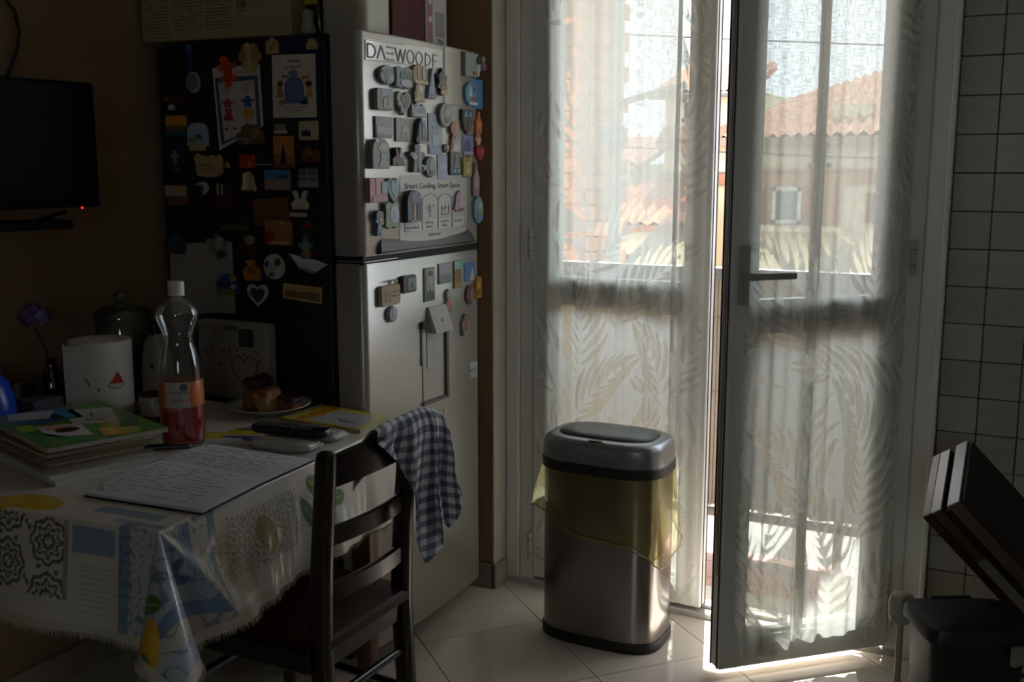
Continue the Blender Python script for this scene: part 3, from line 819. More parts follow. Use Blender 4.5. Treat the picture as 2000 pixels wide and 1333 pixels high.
# ================================================================== MAGNETS
def unit(shape):
    def circ(n=18, rx=.5, ry=.5, cx=0, cy=0): return [(cx + rx * math.cos(2 * PI * i / n), cy + ry * math.sin(2 * PI * i / n)) for i in range(n)]
    S = {
        'rect': [(-.5, -.5), (.5, -.5), (.5, .5), (-.5, .5)],
        'rrect': [(-.5, -.42), (-.42, -.5), (.42, -.5), (.5, -.42), (.5, .42), (.42, .5), (-.42, .5), (-.5, .42)],
        'round': circ(),
        'heart': [(0, -.5), (.2, -.3), (.42, -.05), (.5, .18), (.45, .38), (.3, .5), (.12, .46), (0, .32), (-.12, .46), (-.3, .5), (-.45, .38), (-.5, .18), (-.42, -.05), (-.2, -.3)],
        'arch': [(-.5, -.5), (.5, -.5), (.5, .15), (.43, .33), (.28, .46), (0, .5), (-.28, .46), (-.43, .33), (-.5, .15)],
        'house': [(-.42, -.5), (.42, -.5), (.42, .12), (.5, .12), (0, .5), (-.5, .12), (-.42, .12)],
        'shield': [(0, -.5), (.35, -.28), (.5, .1), (.5, .5), (-.5, .5), (-.5, .1), (-.35, -.28)],
        'bottle': [(-.42, -.5), (.42, -.5), (.5, -.3), (.5, .05), (.2, .25), (.2, .5), (-.2, .5), (-.2, .25), (-.5, .05), (-.5, -.3)],
        'doll': [(-.45, -.5), (.45, -.5), (.3, -.05), (.18, .08), (.3, .2), (.28, .4), (0, .5), (-.28, .4), (-.3, .2), (-.18, .08), (-.3, -.05)],
        'man': [(-.28, -.5), (-.05, -.5), (0, -.2), (.05, -.5), (.28, -.5), (.22, -.05), (.5, .1), (.42, .22), (.18, .2), (.16, .32), (.2, .45), (0, .5), (-.2, .45), (-.16, .32), (-.18, .2), (-.42, .22), (-.5, .1), (-.22, -.05)],
        'gecko': [(-.1, -.5), (.15, -.5), (.3, -.25), (.5, -.3), (.45, -.12), (.22, -.08), (.2, .1), (.45, .12), (.42, .28), (.12, .24), (.05, .42), (-.18, .5), (-.4, .42), (-.3, .25), (-.5, .2), (-.45, .02), (-.18, .05), (-.15, -.15), (-.35, -.2), (-.3, -.34), (-.12, -.3)],
        'star': [((.5 if i % 2 == 0 else .3) * math.sin(2 * PI * i / 12), (.5 if i % 2 == 0 else .3) * math.cos(2 * PI * i / 12)) for i in range(12)],
        'flower': [((.5 - .12 * (i % 3 == 0)) * math.sin(2 * PI * i / 18), (.5 - .12 * (i % 3 == 0)) * math.cos(2 * PI * i / 18)) for i in range(18)],
        'crown': [(-.45, -.5), (.45, -.5), (.5, .3), (.25, .0), (.12, .5), (-.02, .05), (-.22, .42), (-.28, 0), (-.5, .3)],
        'castle': [(-.5, -.5), (.5, -.5), (.5, .05), (.38, .05), (.38, .3), (.3, .5), (.2, .3), (.2, 0), (.08, 0), (.08, .3), (-.02, .48), (-.12, .3), (-.12, .1), (-.22, .1), (-.22, .35), (-.32, .5), (-.42, .35), (-.42, .1), (-.5, .1)],
        'scroll': [(-.42, -.4), (-.1, -.5), (.3, -.46), (.48, -.3), (.5, .2), (.42, .42), (.3, .34), (.1, .42), (-.05, .34), (-.25, .4), (-.4, .5), (-.5, .3), (-.44, 0)],
        'tri': [(-.5, -.5), (.5, -.5), (.1, .5), (-.1, .4)],
        'hill': [(-.5, -.5), (.5, -.5), (.5, .1), (.3, .3), (.1, .15), (-.1, .5), (-.3, .2), (-.5, .3)],
        'crescent': [(-.5, .25), (-.2, .45), (.2, .5), (.45, .3), (.5, 0), (.35, -.3), (.1, -.5), (.12, -.35), (.22, -.1), (.2, .1), (.05, .22), (-.2, .2)],
        'boat': [(-.5, .4), (.2, .2), (.5, -.1), (.15, -.5), (-.2, -.3)],
        'bell': [(-.5, -.4), (-.3, -.5), (.3, -.5), (.5, -.4), (.4, -.2), (.32, .2), (.15, .42), (0, .5), (-.15, .42), (-.32, .2), (-.4, -.2)],
        'wavy': [(-.5, -.4), (-.25, -.5), (0, -.42), (.25, -.5), (.5, -.4), (.46, 0), (.5, .42), (.25, .5), (0, .42), (-.25, .5), (-.5, .42), (-.46, 0)],
        'swan': [(-.4, -.5), (.4, -.5), (.5, -.2), (.3, 0), (.36, .3), (.45, .42), (.3, .5), (.18, .35), (.12, .05), (-.1, .05), (-.12, .35), (-.28, .5), (-.42, .4), (-.3, .25), (-.25, 0), (-.5, -.2)],
        'lobster': [(-.5, .1), (-.3, .5), (-.2, .1), (.1, .2), (.35, .5), (.5, .3), (.4, -.1), (.2, -.5), (0, -.2), (-.25, -.5), (-.4, -.2)],
        'diamond': [(-.35, -.5), (.2, -.45), (.5, 0), (.35, .4), (-.1, .5), (-.5, .05)],
        'mug': [(-.5, -.5), (.3, -.5), (.3, -.3), (.5, -.2), (.5, .2), (.3, .3), (.3, .5), (-.5, .5)],
        'spoon': circ(16), 'pyramid': [(-.5, -.5), (.5, -.5), (.2, .1), (.0, -.1), (-.2, .5)],
        'rabbit': [(-.5, -.5), (.5, -.5), (.45, -.1), (.2, .05), (.25, .5), (.08, .5), (.02, .1), (-.1, .5), (-.25, .45), (-.2, .05), (-.5, -.1)],
        'cloud': [(-.4, -.5), (.4, -.5), (.5, -.2), (.45, .1), (.25, .2), (.2, .45), (-.1, .5), (-.3, .35), (-.3, .1), (-.5, 0)],
    }
    return S[shape]
def scale_poly(sh, w, h, x=0, y=0, rot=0.0):
    c, s = math.cos(rot), math.sin(rot)
    return [(x + (a * w) * c - (b * h) * s, y + (a * w) * s + (b * h) * c) for a, b in unit(sh)]
mcols = lambda c: mat(c, 0.42, noise=0.10, nscale=120, coat=0.15)
def magnet(face, label, cx, cy, w, h, shape, col, th=0.008, pieces=(), rot=0.0, name='fridge_magnet', cat='magnet', rough=None):
    """face: 'front' or 'side'; cx,cy,w,h: picture box of its front face; pieces: (part, shape, x, y, w, h, colour) in shares of w and h"""
    if face == 'front':
        sh = min(5.0, w * 0.22)
        u0, u1 = cx - w / 2 + sh, cx + w / 2
        uc = (u0 + u1) / 2
        x_ = bulge_x(onx(uc, cy, FX).y)
        p = onx(uc, cy, x_ + th)
        wm = onx(u1, cy, x_ + th).y - onx(u0, cy, x_ + th).y
        hm = onx(uc, cy - h / 2, x_ + th).z - onx(uc, cy + h / 2, x_ + th).z
        M = frame((bulge_x(p.y) + 0.0002, p.y, p.z), (0, 1, 0), (0, 0, 1), (1, 0, 0))
        grp = 'souvenir magnets on the fridge front'
    else:
        yv = FY0 + 0.006
        p = ony(cx, cy, yv)
        wm = ony(cx + w / 2, cy, yv).x - ony(cx - w / 2, cy, yv).x
        hm = ony(cx, cy - h / 2, yv).z - ony(cx, cy + h / 2, yv).z
        M = frame((p.x, yv - 0.0002, p.z), (1, 0, 0), (0, 0, 1), (0, -1, 0))
        grp = 'souvenir magnets on the fridge side'
    o = mk(name, prism(scale_poly(shape, wm, hm, rot=rot), 0, th, min(0.0022, th * 0.4)), mcols(col))
    o.matrix_world = M
    z = th
    for k, pc in enumerate(pieces):
        nm, s_, x, y, pw, ph, c = pc
        mk(nm, prism(scale_poly(s_, pw * wm, ph * hm, x * wm, y * hm, rot), z - 0.001, z + 0.0012 + 0.0004 * k, 0.0004), mcols(c), o)
    return tag(o, label, cat, grp)
F_, S_ = 'front', 'side'
# ---- side of the fridge
magnet(S_, 'blue-handled glass spoon magnet at the top left of the dark fridge side', 379, 161, 27, 42, 'spoon', '#8a8ea0', .006, [('bowl', 'round', 0, 0, .7, .75, '#666a7c'), ('handle', 'rrect', -.1, 1.08, .26, 1.25, '#27407c'), ('tip', 'round', -.15, 1.6, .5, .32, '#2f6a8a')])
magnet(S_, 'dark red lobster-shaped magnet above the orange sunset square', 345, 195, 46, 20, 'lobster', '#5c1f1a', .008, [('claw', 'round', -.35, .1, .2, .5, '#8a6a50'), ('badge', 'round', -.15, -.75, .3, .6, '#b9b9b4')])
magnet(S_, 'square magnet with an orange sunset over teal water', 347, 246, 40, 40, 'rect', '#2c5a5c', .006, [('sky', 'rect', 0, .25, 1, .5, '#d08a2a'), ('shore', 'hill', 0, -.1, 1, .3, '#6e5a2e')])
magnet(S_, 'pale blue snow-globe magnet on a beige foot', 389, 263, 37, 46, 'arch', '#9fb2bd', .012, [('boat', 'boat', .15, -.1, .5, .3, '#3a6a9c'), ('hill', 'hill', -.2, -.2, .4, .25, '#7d8a4a'), ('foot', 'rrect', .05, -.55, .85, .3, '#c0a078')])
magnet(S_, 'round dark blue plate magnet with a grey figure', 345, 308, 40, 50, 'round', '#202a44', .006, [('figure', 'man', 0, 0, .4, .6, '#7d8290'), ('rim', 'rrect', .05, -.48, .3, .07, '#8a5a48')])
magnet(S_, 'beige scroll-shaped clay magnet left of the kids drawing', 410, 323, 54, 48, 'scroll', '#b59a70', .010, [('inscription', 'rrect', -.1, .0, .5, .06, '#7d6646'), ('inscription', 'rrect', 0, -.18, .55, .06, '#7d6646')])
magnet(S_, 'dark magnet with a gold beach scene, left below the round plate', 346, 381, 41, 40, 'rect', '#6e4030', .006, [('sky', 'rect', 0, .2, .96, .5, '#a9a48a'), ('sun', 'round', .15, .25, .35, .3, '#c99a3c')])
magnet(S_, 'white crescent dolphin magnet', 396, 368, 26, 26, 'crescent', '#b9bcc0', .007, [('belly', 'crescent', -.1, 0, .6, .6, '#5a5a72')])
magnet(S_, 'dark brown castle magnet with pale towers', 441, 385, 34, 54, 'castle', '#4a2c22', .010, [('tower', 'rrect', -.3, .28, .1, .4, '#a8a090'), ('tower', 'rrect', -.05, .25, .1, .4, '#a8a090'), ('gate', 'arch', .1, -.3, .25, .3, '#2a1a14')])
magnet(S_, 'dark green city skyline magnet in the middle of the fridge side', 461, 437, 60, 32, 'castle', '#2c3420', .006, [('skyline', 'hill', 0, -.2, .9, .3, '#5a6030')])
magnet(S_, 'cream double-figure magnet beside the blue seaside picture', 488, 355, 28, 40, 'bell', '#c6b494', .010, [('figure', 'doll', -.2, 0, .4, .9, '#dccdb0'), ('figure', 'doll', .22, 0, .4, .9, '#b09878'), ('base', 'rrect', 0, -.45, .9, .12, '#7c4438')])
magnet(S_, 'rectangular seaside picture magnet with blue sky', 543, 352, 50, 40, 'rect', '#8c7c74', .005, [('sky', 'rect', 0, .27, .98, .45, '#4c7ab4'), ('cape', 'hill', .25, .2, .4, .15, '#39465c'), ('village', 'rrect', 0, -.3, .9, .2, '#a58f86')])
magnet(S_, 'grey-green picture magnet at the right edge of the fridge side', 603, 348, 37, 38, 'rect', '#60706c', .005, [('mast', 'rect', 0, 0, .05, .9, '#a9b3ae'), ('water', 'rect', 0, -.3, .95, .3, '#8b9894'), ('shore', 'rect', 0, .1, .95, .06, '#9aa6a0')])
magnet(S_, 'orange gecko-shaped magnet holding the kids drawing', 446, 140, 36, 62, 'gecko', '#d2541a', .008, [('back', 'gecko', 0, 0, .6, .7, '#bb4413')])
magnet(S_, 'beige winged angel magnet above the kids drawing', 490, 112, 42, 58, 'flower', '#a8905c', .009, [('body', 'doll', 0, -.15, .4, .8, '#bba678'), ('head', 'round', -.05, .38, .25, .2, '#c8b890'), ('wing', 'diamond', .3, .15, .35, .4, '#927a48'), ('wing', 'diamond', -.3, .05, .3, .4, '#927a48')])
magnet(S_, 'beige house-shaped clay magnet at the top edge', 534, 89, 27, 32, 'house', '#b39b6c', .010, [('door', 'rrect', 0, -.2, .2, .3, '#7d6640'), ('window', 'rect', .2, .05, .14, .14, '#8c764a')])
magnet(S_, 'small beige block magnet at the top right of the fridge side', 612, 86, 24, 22, 'cloud', '#a8966e', .010, [('top', 'round', .1, .1, .4, .4, '#bdac82')])
magnet(S_, 'black-haired cup magnet with a white foot under the blue card', 552, 245, 29, 30, 'mug', '#3c3a36', .010, [('face', 'rrect', 0, -.15, .7, .4, '#8f8468'), ('foot', 'rrect', 0, -.45, .9, .2, '#b9b4a4')])
magnet(S_, 'white magnet with a dark blue crown on it', 604, 255, 38, 38, 'rrect', '#b8ae90', .006, [('crown', 'crown', -.1, -.1, .5, .4, '#1f2c4a')])
magnet(S_, 'tall orange picture magnet with a blue tower', 556, 297, 40, 64, 'rect', '#9c6230', .005, [('sky', 'rect', 0, .2, .96, .55, '#c07c3c'), ('tower', 'tri', 0, -.1, .35, .7, '#34405c'), ('ground', 'rect', 0, -.42, .96, .12, '#6a3c28')])
magnet(S_, 'brown furry animal magnet at the bottom of the kids drawing', 492, 262, 54, 40, 'cloud', '#6a543c', .012, [('head', 'round', .2, .05, .4, .5, '#86705a'), ('tail', 'crescent', -.25, -.35, .5, .35, '#8c8a80')])
magnet(S_, 'small orange and red square magnet', 484, 315, 30, 26, 'rect', '#a83c18', .006, [('flame', 'tri', .2, -.2, .4, .5, '#d07a22')])
magnet(S_, 'tiny yellow bell magnet', 445, 322, 11, 14, 'bell', '#a88c22', .006, [('clapper', 'round', 0, -.4, .3, .2, '#6c5a18')])
magnet(S_, 'dark green pyramid magnet with a white rim', 518, 309, 36, 28, 'pyramid', '#2a3a26', .006, [('rim', 'rect', 0, -.45, .95, .08, '#9a9a90')])
magnet(S_, 'brown temple magnet at the right edge below the crown', 608, 301, 33, 32, 'hill', '#704a26', .009, [('roof', 'tri', 0, .1, .5, .3, '#9a6c38'), ('base', 'rrect', .1, -.35, .7, .15, '#5a3a1e')])
magnet(S_, 'white twin swan magnet above a caption plate', 588, 391, 34, 38, 'swan', '#c9c6ae', .009, [('beak', 'round', .05, .1, .16, .12, '#a8502c'), ('nest', 'rrect', 0, -.35, .7, .2, '#b0ab90'), ('caption', 'rrect', -.05, -.75, .95, .22, '#b5b4a4')])
magnet(S_, 'dark green vine magnet with one red flower', 600, 448, 26, 34, 'diamond', '#1f3a26', .006, [('flower', 'flower', .1, .25, .5, .4, '#8c2218')])
magnet(S_, 'blue and orange parrot magnet above the paper boat', 600, 484, 32, 44, 'man', '#4a6f7c', .009, [('belly', 'round', .05, .05, .4, .45, '#7f8c74'), ('tail', 'diamond', .2, -.3, .35, .35, '#c2561e')])
magnet(S_, 'round white plate magnet painted like a football', 537, 521, 41, 50, 'round', '#b9b7b0', .006, [('patch', 'diamond', .2, .18, .32, .32, '#43302e'), ('patch', 'diamond', -.3, .1, .22, .28, '#3a3c4a'), ('patch', 'diamond', -.1, -.3, .3, .2, '#5a5c66'), ('centre', 'round', -.08, -.02, .34, .34, '#a3a2a0')])
magnet(S_, 'orange clay pot magnet', 494, 528, 32, 40, 'bottle', '#b5701e', .009, [('face', 'round', 0, .0, .5, .5, '#8a5214'), ('rim', 'rrect', 0, .42, .6, .14, '#c8862c')])
magnet(S_, 'dark red ring magnet with a beige ball', 487, 481, 38, 42, 'round', '#3a1612', .006, [('ball', 'round', .1, .3, .55, .45, '#8a8468'), ('bowl', 'crescent', -.1, -.2, .7, .5, '#5a1a14')])
magnet(S_, 'heart-shaped magnet with white rim and blue picture', 505, 577, 41, 43, 'heart', '#c1bdb6', .007, [('picture', 'heart', .04, 0, .68, .7, '#2c3052'), ('flower', 'flower', -.28, .05, .22, .2, '#9a4c5c')])
magnet(S_, 'dark teal ball magnet pinning the top left of the shopping list', 346, 476, 38, 40, 'cloud', '#33454a', .012, [('base', 'rrect', 0, -.35, .8, .2, '#4a2c26'), ('top', 'round', 0, .15, .5, .4, '#41585e')])
magnet(S_, 'white and grey ribbon magnet pinning the top right of the shopping list', 427, 481, 46, 50, 'star', '#6e7068', .010, [('ribbon', 'diamond', .15, .15, .4, .5, '#9a9a90'), ('bud', 'round', -.3, .2, .25, .2, '#8c7a2c'), ('knot', 'diamond', .2, -.3, .35, .3, '#3a302a')])
magnet(S_, 'blue fish magnet with yellow fins on the shopping list', 447, 555, 45, 40, 'cloud', '#2c5a8a', .010, [('fin', 'diamond', .3, .3, .35, .3, '#a89a2c'), ('belly', 'rrect', 0, -.38, .7, .25, '#8c8428'), ('eye', 'round', .3, -.1, .25, .25, '#b9b4a0'), ('stripe', 'rrect', -.1, 0, .6, .3, '#26406c')])
magnet(S_, 'red and gold gift bag magnet over the brown leather square', 547, 455, 50, 47, 'rrect', '#9a6a38', .012, [('side', 'diamond', -.3, -.15, .4, .6, '#8a2428'), ('handle', 'crescent', .0, .42, .6, .2, '#b08c5a'), ('trim', 'rrect', .1, -.4, .7, .12, '#c0a088')])
def side_sheet(nm, label, cat, pts, col, th=0.0012, lift=0.0, rough=0.7):
    yv = FY0 + 0.006 - 0.0004 - lift
    c = (sum(p[0] for p in pts) / len(pts), sum(p[1] for p in pts) / len(pts))
    pc = ony(c[0], c[1], yv)
    M = frame((pc.x, yv, pc.z), (1, 0, 0), (0, 0, 1), (0, -1, 0))
    def loc(u, v):
        p = ony(u, v, yv); return (p.x - pc.x, p.z - pc.z)
    o = mk(nm, prism([loc(*p) for p in pts][::-1], 0, th), mat(col, rough, noise=0.05, nscale=30))
    o.matrix_world = M
    tag(o, label, cat)
    return o, loc
def add_shape(par, loc, nm, shape, u, v, w, h, col, z0=0.0012, dz=0.0006, rot=0.0):
    x, y = loc(u, v); x1, y1 = loc(u + w / 2, v - h / 2); x0, y0 = loc(u - w / 2, v + h / 2)
    return mk(nm, prism(scale_poly(shape, x1 - x0, y1 - y0, x, y, rot), z0, z0 + dz), mat(col, 0.7), par)
# backing sheet and plaque for the grandparents
bl, lc = side_sheet('backing_card', 'dark blue card behind the grandparents plaque', 'card', [(528, 72), (626, 74), (628, 236), (530, 236)], '#16203c', 0.0015)
pq, lc = side_sheet('plaque', 'white illustrated grandparents plaque with blue armchair figure on the fridge side', 'plaque', [(532, 108), (616, 105), (619, 229), (535, 231)], '#c9beb0', 0.003, 0.0016)
x, y = lc(575, 122); text('lettering', 'I NONNI', 0.0105, mat('#5a4a44', 0.7), pq, T(x, y, 0.0032), 0.0003, 1.0, 'CENTER', 0.0002)
x, y = lc(575, 133.5); blurred_line('small_print', .062, .0075, mat('#5a4a44', 0.7), pq, T(x, y, 0.003))
for i, L0 in enumerate((.066, .056)):
    x, y = lc(578, 211 + 6 * i); blurred_line('small_print', L0, .0055, mat('#7a6a60', 0.7), pq, T(x, y, 0.003))
for a in ((576, 176, 36, 54, 'arch', '#5a6a94'), (574, 144, 18, 16, 'round', '#6a789c'), (548, 176, 16, 30, 'doll', '#a87c4c'), (549, 163, 11, 12, 'round', '#8a5a3a'), (605, 176, 16, 30, 'doll', '#b08652'), (604, 163, 12, 12, 'round', '#6a2c28'), (555, 150, 6, 7, 'heart', '#b03c3c'), (561, 150, 6, 7, 'heart', '#b03c3c'), (594, 152, 6, 7, 'heart', '#b03c3c'), (601, 151, 6, 7, 'heart', '#b03c3c'), (553, 200, 12, 10, 'rrect', '#8a8448'), (598, 195, 10, 14, 'diamond', '#4c7a4c'), (596, 201, 14, 7, 'rrect', '#4a5a7a')):
    add_shape(pq, lc, 'illustration', a[4], a[0], a[1], a[2], a[3], a[5], 0.003, 0.0005)
# children's drawing
dr, lc = side_sheet('kids_drawing', 'white sheet with drawn girl in red and boy in blue inside a blue frame', 'drawing', [(415, 133), (507, 125), (515, 246), (429, 294)], '#c4bab4', 0.001, 0.0)
P4 = [(420, 153), (503, 147), (510, 248), (433, 284)]; Q4 = [(426, 162), (497, 156), (503, 250), (439, 276)]
mk('drawn_frame', join(*[prism([lc(*P4[i]), lc(*P4[(i + 1) % 4]), lc(*Q4[(i + 1) % 4]), lc(*Q4[i])][::-1], 0.001, 0.0015) for i in range(4)]), mat('#3c4c78', 0.7), dr)
for a in ((443, 178, 17, 20, 'round', '#c09a90'), (480, 171, 15, 20, 'round', '#c2988c'), (445, 202, 26, 18, 'man', '#a8305c'), (447, 223, 22, 26, 'doll', '#a83058'), (447, 241, 5, 12, 'rect', '#c09a90'), (484, 199, 26, 24, 'man', '#2c5c9c'), (487, 221, 19, 18, 'rrect', '#c8903c'), (483, 237, 4, 14, 'rect', '#c2988c'), (491, 235, 4, 12, 'rect', '#c2988c'), (443, 252, 7, 5, 'round', '#3a4460'), (459, 251, 7, 5, 'round', '#3a4460')):
    add_shape(dr, lc, 'drawn_figure', a[4], a[0], a[1], a[2], a[3], a[5], 0.001, 0.0004)
x, y = lc(470, 143); blurred_line('small_print', .026, .006, mat('#8a7c78', .7), dr, T(x, y, .001))
# brown leather square, shopping list, paper boat, gold banner
side_sheet('leather_square', 'plain brown leather square in the middle of the fridge side', 'card', [(493, 390), (563, 385), (567, 436), (500, 442)], '#6a4426', 0.002)
ls, lc = side_sheet('shopping_list', 'white handwritten paper list hanging under two magnets behind the bottle', 'paper', [(331, 476), (453, 473), (460, 612), (336, 613)], '#9c958e', 0.0008)
rw = []
for r in range(11):
    v = 500 + r * 9.5
    u = 342
    while u < 440:
        L0 = random.uniform(5, 18)
        if random.random() < .75:
            x0, y0 = lc(u, v); x1, y1 = lc(min(u + L0, 446), v + .5)
            rw.append(box(x0, x1, y0 - .0007, y0 + .0007, 0.0008, 0.0011))
        u += L0 + 3
o = mk('handwriting', join(*rw), mat('#6f6a6a', .8), ls); o['kind'] = 'stuff'
pb, lc = side_sheet('paper_boat', 'folded white paper boat magnet on the fridge side next to the football plate', 'magnet', [(566, 496), (617, 508), (641, 517), (614, 535), (588, 526)], '#b9bac6', 0.004)
mk('fold', prism([lc(588, 526), lc(614, 535), lc(620, 531), lc(590, 521)], 0.004, 0.0052), mat('#7c86b0', .7), pb)
mk('sail_edge', prism([lc(566, 496), lc(585, 512), lc(641, 517), lc(617, 508)][::-1], 0.004, 0.0050), mat('#cfcfd8', .7), pb)
gb, lc = side_sheet('gold_banner', 'long gold panorama magnet right of the heart', 'magnet', [(555, 553), (630, 562), (629, 594), (554, 582)], '#b8935a', 0.004)
mk('panorama', prism([lc(559, 566), lc(575, 567), lc(590, 571), lc(610, 570), (lc(626, 574)), lc(626, 589), lc(558, 579)][::-1], 0.004, 0.0048), mat('#6e5a34', .7), gb)
mk('border', join(*[bar((*lc(*a), 0.0045), (*lc(*b), 0.0045), 0.0016, 0.001, up=(0, 0, 1)) for a, b in (((556, 555), (629, 564)), ((629, 564), (628, 592)), ((628, 592), (555, 581)), ((555, 581), (556, 555)))]), mat('#d0b078', .6), gb)
# ---- front of the fridge, freezer door
G = '#8b8d8c'
magnet(F_, 'round grey-blue medallion magnet, first in the top row of the freezer door', 756, 146, 36, 38, 'round', '#7a858e', .012, [('tower', 'castle', .05, 0, .5, .6, '#9ba3a8'), ('rim', 'crescent', -.2, -.1, .5, .7, '#66584e')])
magnet(F_, 'grey lake magnet with a green hill, second in the top row', 788, 152, 38, 42, 'wavy', '#6f7c80', .014, [('hill', 'hill', .1, .15, .7, .4, '#41503f'), ('lake', 'round', .1, -.25, .7, .35, '#a3a8ae')])
magnet(F_, 'beige arched ruin magnet in the top row', 819, 145, 34, 38, 'arch', '#8a7350', .012, [('column', 'rrect', -.15, .05, .12, .6, '#b09a70'), ('column', 'rrect', .2, .05, .12, .6, '#c0b8a8'), ('step', 'rrect', .05, -.42, .9, .16, '#b39d74')])
magnet(F_, 'beige stepped figure magnet below the arched ruin', 818, 181, 30, 36, 'doll', '#ab9a74', .012, [('head', 'round', .05, .2, .3, .3, '#c5c0ae'), ('moss', 'diamond', -.35, -.1, .25, .6, '#6c6c40')])
magnet(F_, 'slim light blue tower magnet', 842, 163, 20, 60, 'tri', '#8a94ac', .010, [('spire', 'tri', 0, .2, .4, .5, '#9da6bb'), ('base', 'round', .1, -.4, .8, .15, '#8c7c7c')])
magnet(F_, 'dark green and brown horse magnet ending the top row', 862, 160, 28, 54, 'star', '#3c4a42', .012, [('horse', 'gecko', -.05, -.1, .5, .6, '#8a5a34'), ('mane', 'diamond', -.2, .15, .3, .4, '#26241f'), ('ground', 'rrect', .1, -.38, .6, .14, '#a8946a')])
magnet(F_, 'grey half-timbered house magnet in a frame below the round medallion', 751, 194, 38, 42, 'rrect', '#7f7d78', .014, [('sky', 'rect', .1, .3, .7, .3, '#8898a4'), ('house', 'house', .1, -.1, .6, .6, '#9c948a'), ('beam', 'rect', .1, -.05, .05, .5, '#54504c')])
magnet(F_, 'grey heart magnet with a dark green picture', 787, 202, 34, 46, 'heart', '#8a8781', .012, [('picture', 'heart', .08, .08, .62, .6, '#474b44'), ('ribbon', 'crescent', -.3, -.2, .3, .6, '#9c9a95')])
magnet(F_, 'pale grey mountain peak magnet under the stepped figure', 816, 213, 33, 33, 'hill', '#838d90', .010, [('snow', 'tri', -.1, .2, .3, .3, '#b4babd'), ('lake', 'rrect', 0, -.35, .8, .2, '#9aa4a4')])
magnet(F_, 'oval grey stone relief magnet left of the dark winged one', 869, 225, 30, 48, 'round', '#85837d', .014, [('relief', 'diamond', .1, .1, .5, .5, '#9d9a92'), ('crest', 'flower', .1, -.2, .4, .3, '#7d6f6c')])
magnet(F_, 'grey mug magnet with a purple flower at the top right corner', 922, 127, 36, 46, 'mug', '#8f9a98', .016, [('pen', 'rrect', .3, -.2, .1, .5, '#cfcfca'), ('dark_patch', 'diamond', .35, .25, .4, .4, '#2e2c38'), ('flower', 'flower', .65, .0, .35, .35, '#7c4a78'), ('berry', 'round', .05, -.35, .2, .16, '#a8504c'), ('leaf', 'diamond', .6, .3, .25, .3, '#7d8a5c')])  # dark diamond is a piece of the mug magnet
magnet(F_, 'bright blue card behind the sailing boat magnet', 930, 184, 26, 58, 'rect', '#3c82b4', .003, [('caption', 'rect', 0, -.2, .3, .05, '#4c92c4')])
magnet(F_, 'light blue sailing boat magnet with a white caption', 918, 183, 28, 46, 'round', '#6a8fb0', .012, [('sail', 'tri', -.1, .1, .4, .5, '#a9cbe0'), ('hull', 'boat', .2, -.2, .5, .2, '#a8605a'), ('caption', 'rrect', .15, -.42, .7, .12, '#cfcdc8'), ('rigging', 'crescent', .15, .25, .5, .3, '#a07a94')])
magnet(F_, 'dark shield magnet with bright blue wings', 911, 238, 25, 48, 'shield', '#4e463c', .012, [('wing', 'tri', -.2, .33, .35, .25, '#6ab0d8'), ('wing', 'tri', .22, .33, .35, .25, '#6ab0d8'), ('figure', 'doll', .1, -.15, .4, .4, '#6c5a4a')])
magnet(F_, 'orange bottle-shaped magnet at the right edge', 934, 240, 15, 44, 'bottle', '#c06c40', .008, [('label', 'rrect', 0, -.1, .8, .3, '#d88a5c'), ('cap', 'round', 0, .45, .3, .1, '#8a8a5a')])
magnet(F_, 'flat grey photo magnet, first in the third row', 748, 249, 38, 42, 'rect', '#8d8d91', .004, [('mountain', 'hill', 0, -.1, .9, .5, '#a0a0a6'), ('ground', 'rect', 0, -.38, .9, .15, '#7c7c80')])
magnet(F_, 'flat cathedral portal picture magnet, second in the third row', 789, 254, 40, 46, 'rect', '#8f8a82', .004, [('portal', 'arch', 0, -.15, .4, .6, '#a8a298'), ('doorway', 'arch', 0, -.25, .2, .4, '#77736c')])
magnet(F_, 'dark lantern-shaped magnet beside the cathedral postcard', 822, 256, 28, 50, 'bell', '#3d3e44', .016, [('window', 'arch', .1, 0, .2, .5, '#83828a'), ('window', 'arch', -.2, 0, .18, .5, '#6b6a72'), ('cap', 'round', .1, .35, .4, .2, '#7a76a8'), ('foot', 'rrect', .1, -.45, .8, .12, '#8c7d7c')])
magnet(F_, 'tall pale blue cathedral postcard magnet', 848, 262, 32, 80, 'rect', '#909cac', .003, [('facade', 'castle', 0, -.05, .5, .5, '#a3aebc'), ('square', 'rect', 0, -.4, .9, .15, '#8b98a8')])
magnet(F_, 'pink-dressed doll magnet with brown hair', 887, 268, 26, 62, 'doll', '#b98c84', .010, [('hair', 'diamond', -.2, .3, .5, .4, '#a06c50'), ('dress', 'bell', .05, -.2, .7, .5, '#c9c6bc'), ('apron', 'round', .05, -.1, .35, .3, '#8ea3a8')])
magnet(F_, 'small black and white ball magnet at the doll magnet feet', 871, 290, 14, 17, 'round', '#6c6a68', .012, [('spot', 'round', .15, .15, .4, .4, '#b5b3ae'), ('spot', 'diamond', -.1, -.2, .3, .3, '#2a2a2a')])
magnet(F_, 'blue building picture magnet at the right of the third row', 912, 284, 25, 39, 'rect', '#7c86ac', .005, [('building', 'castle', -.05, 0, .6, .6, '#53608c'), ('street', 'rect', 0, -.4, .9, .15, '#9aa2bd')])
magnet(F_, 'orange and white blossom magnet above the red bell', 933, 272, 16, 34, 'flower', '#b0705a', .010, [('petal', 'flower', 0, -.1, .6, .5, '#cbb8aa')])
magnet(F_, 'red strawberry-shaped magnet on the right edge of the freezer door', 937, 300, 21, 29, 'heart', '#a02c34', .016, [('shine', 'round', .05, .1, .3, .3, '#bb4a50'), ('stalk', 'rrect', 0, .45, .15, .2, '#5c6a44')])
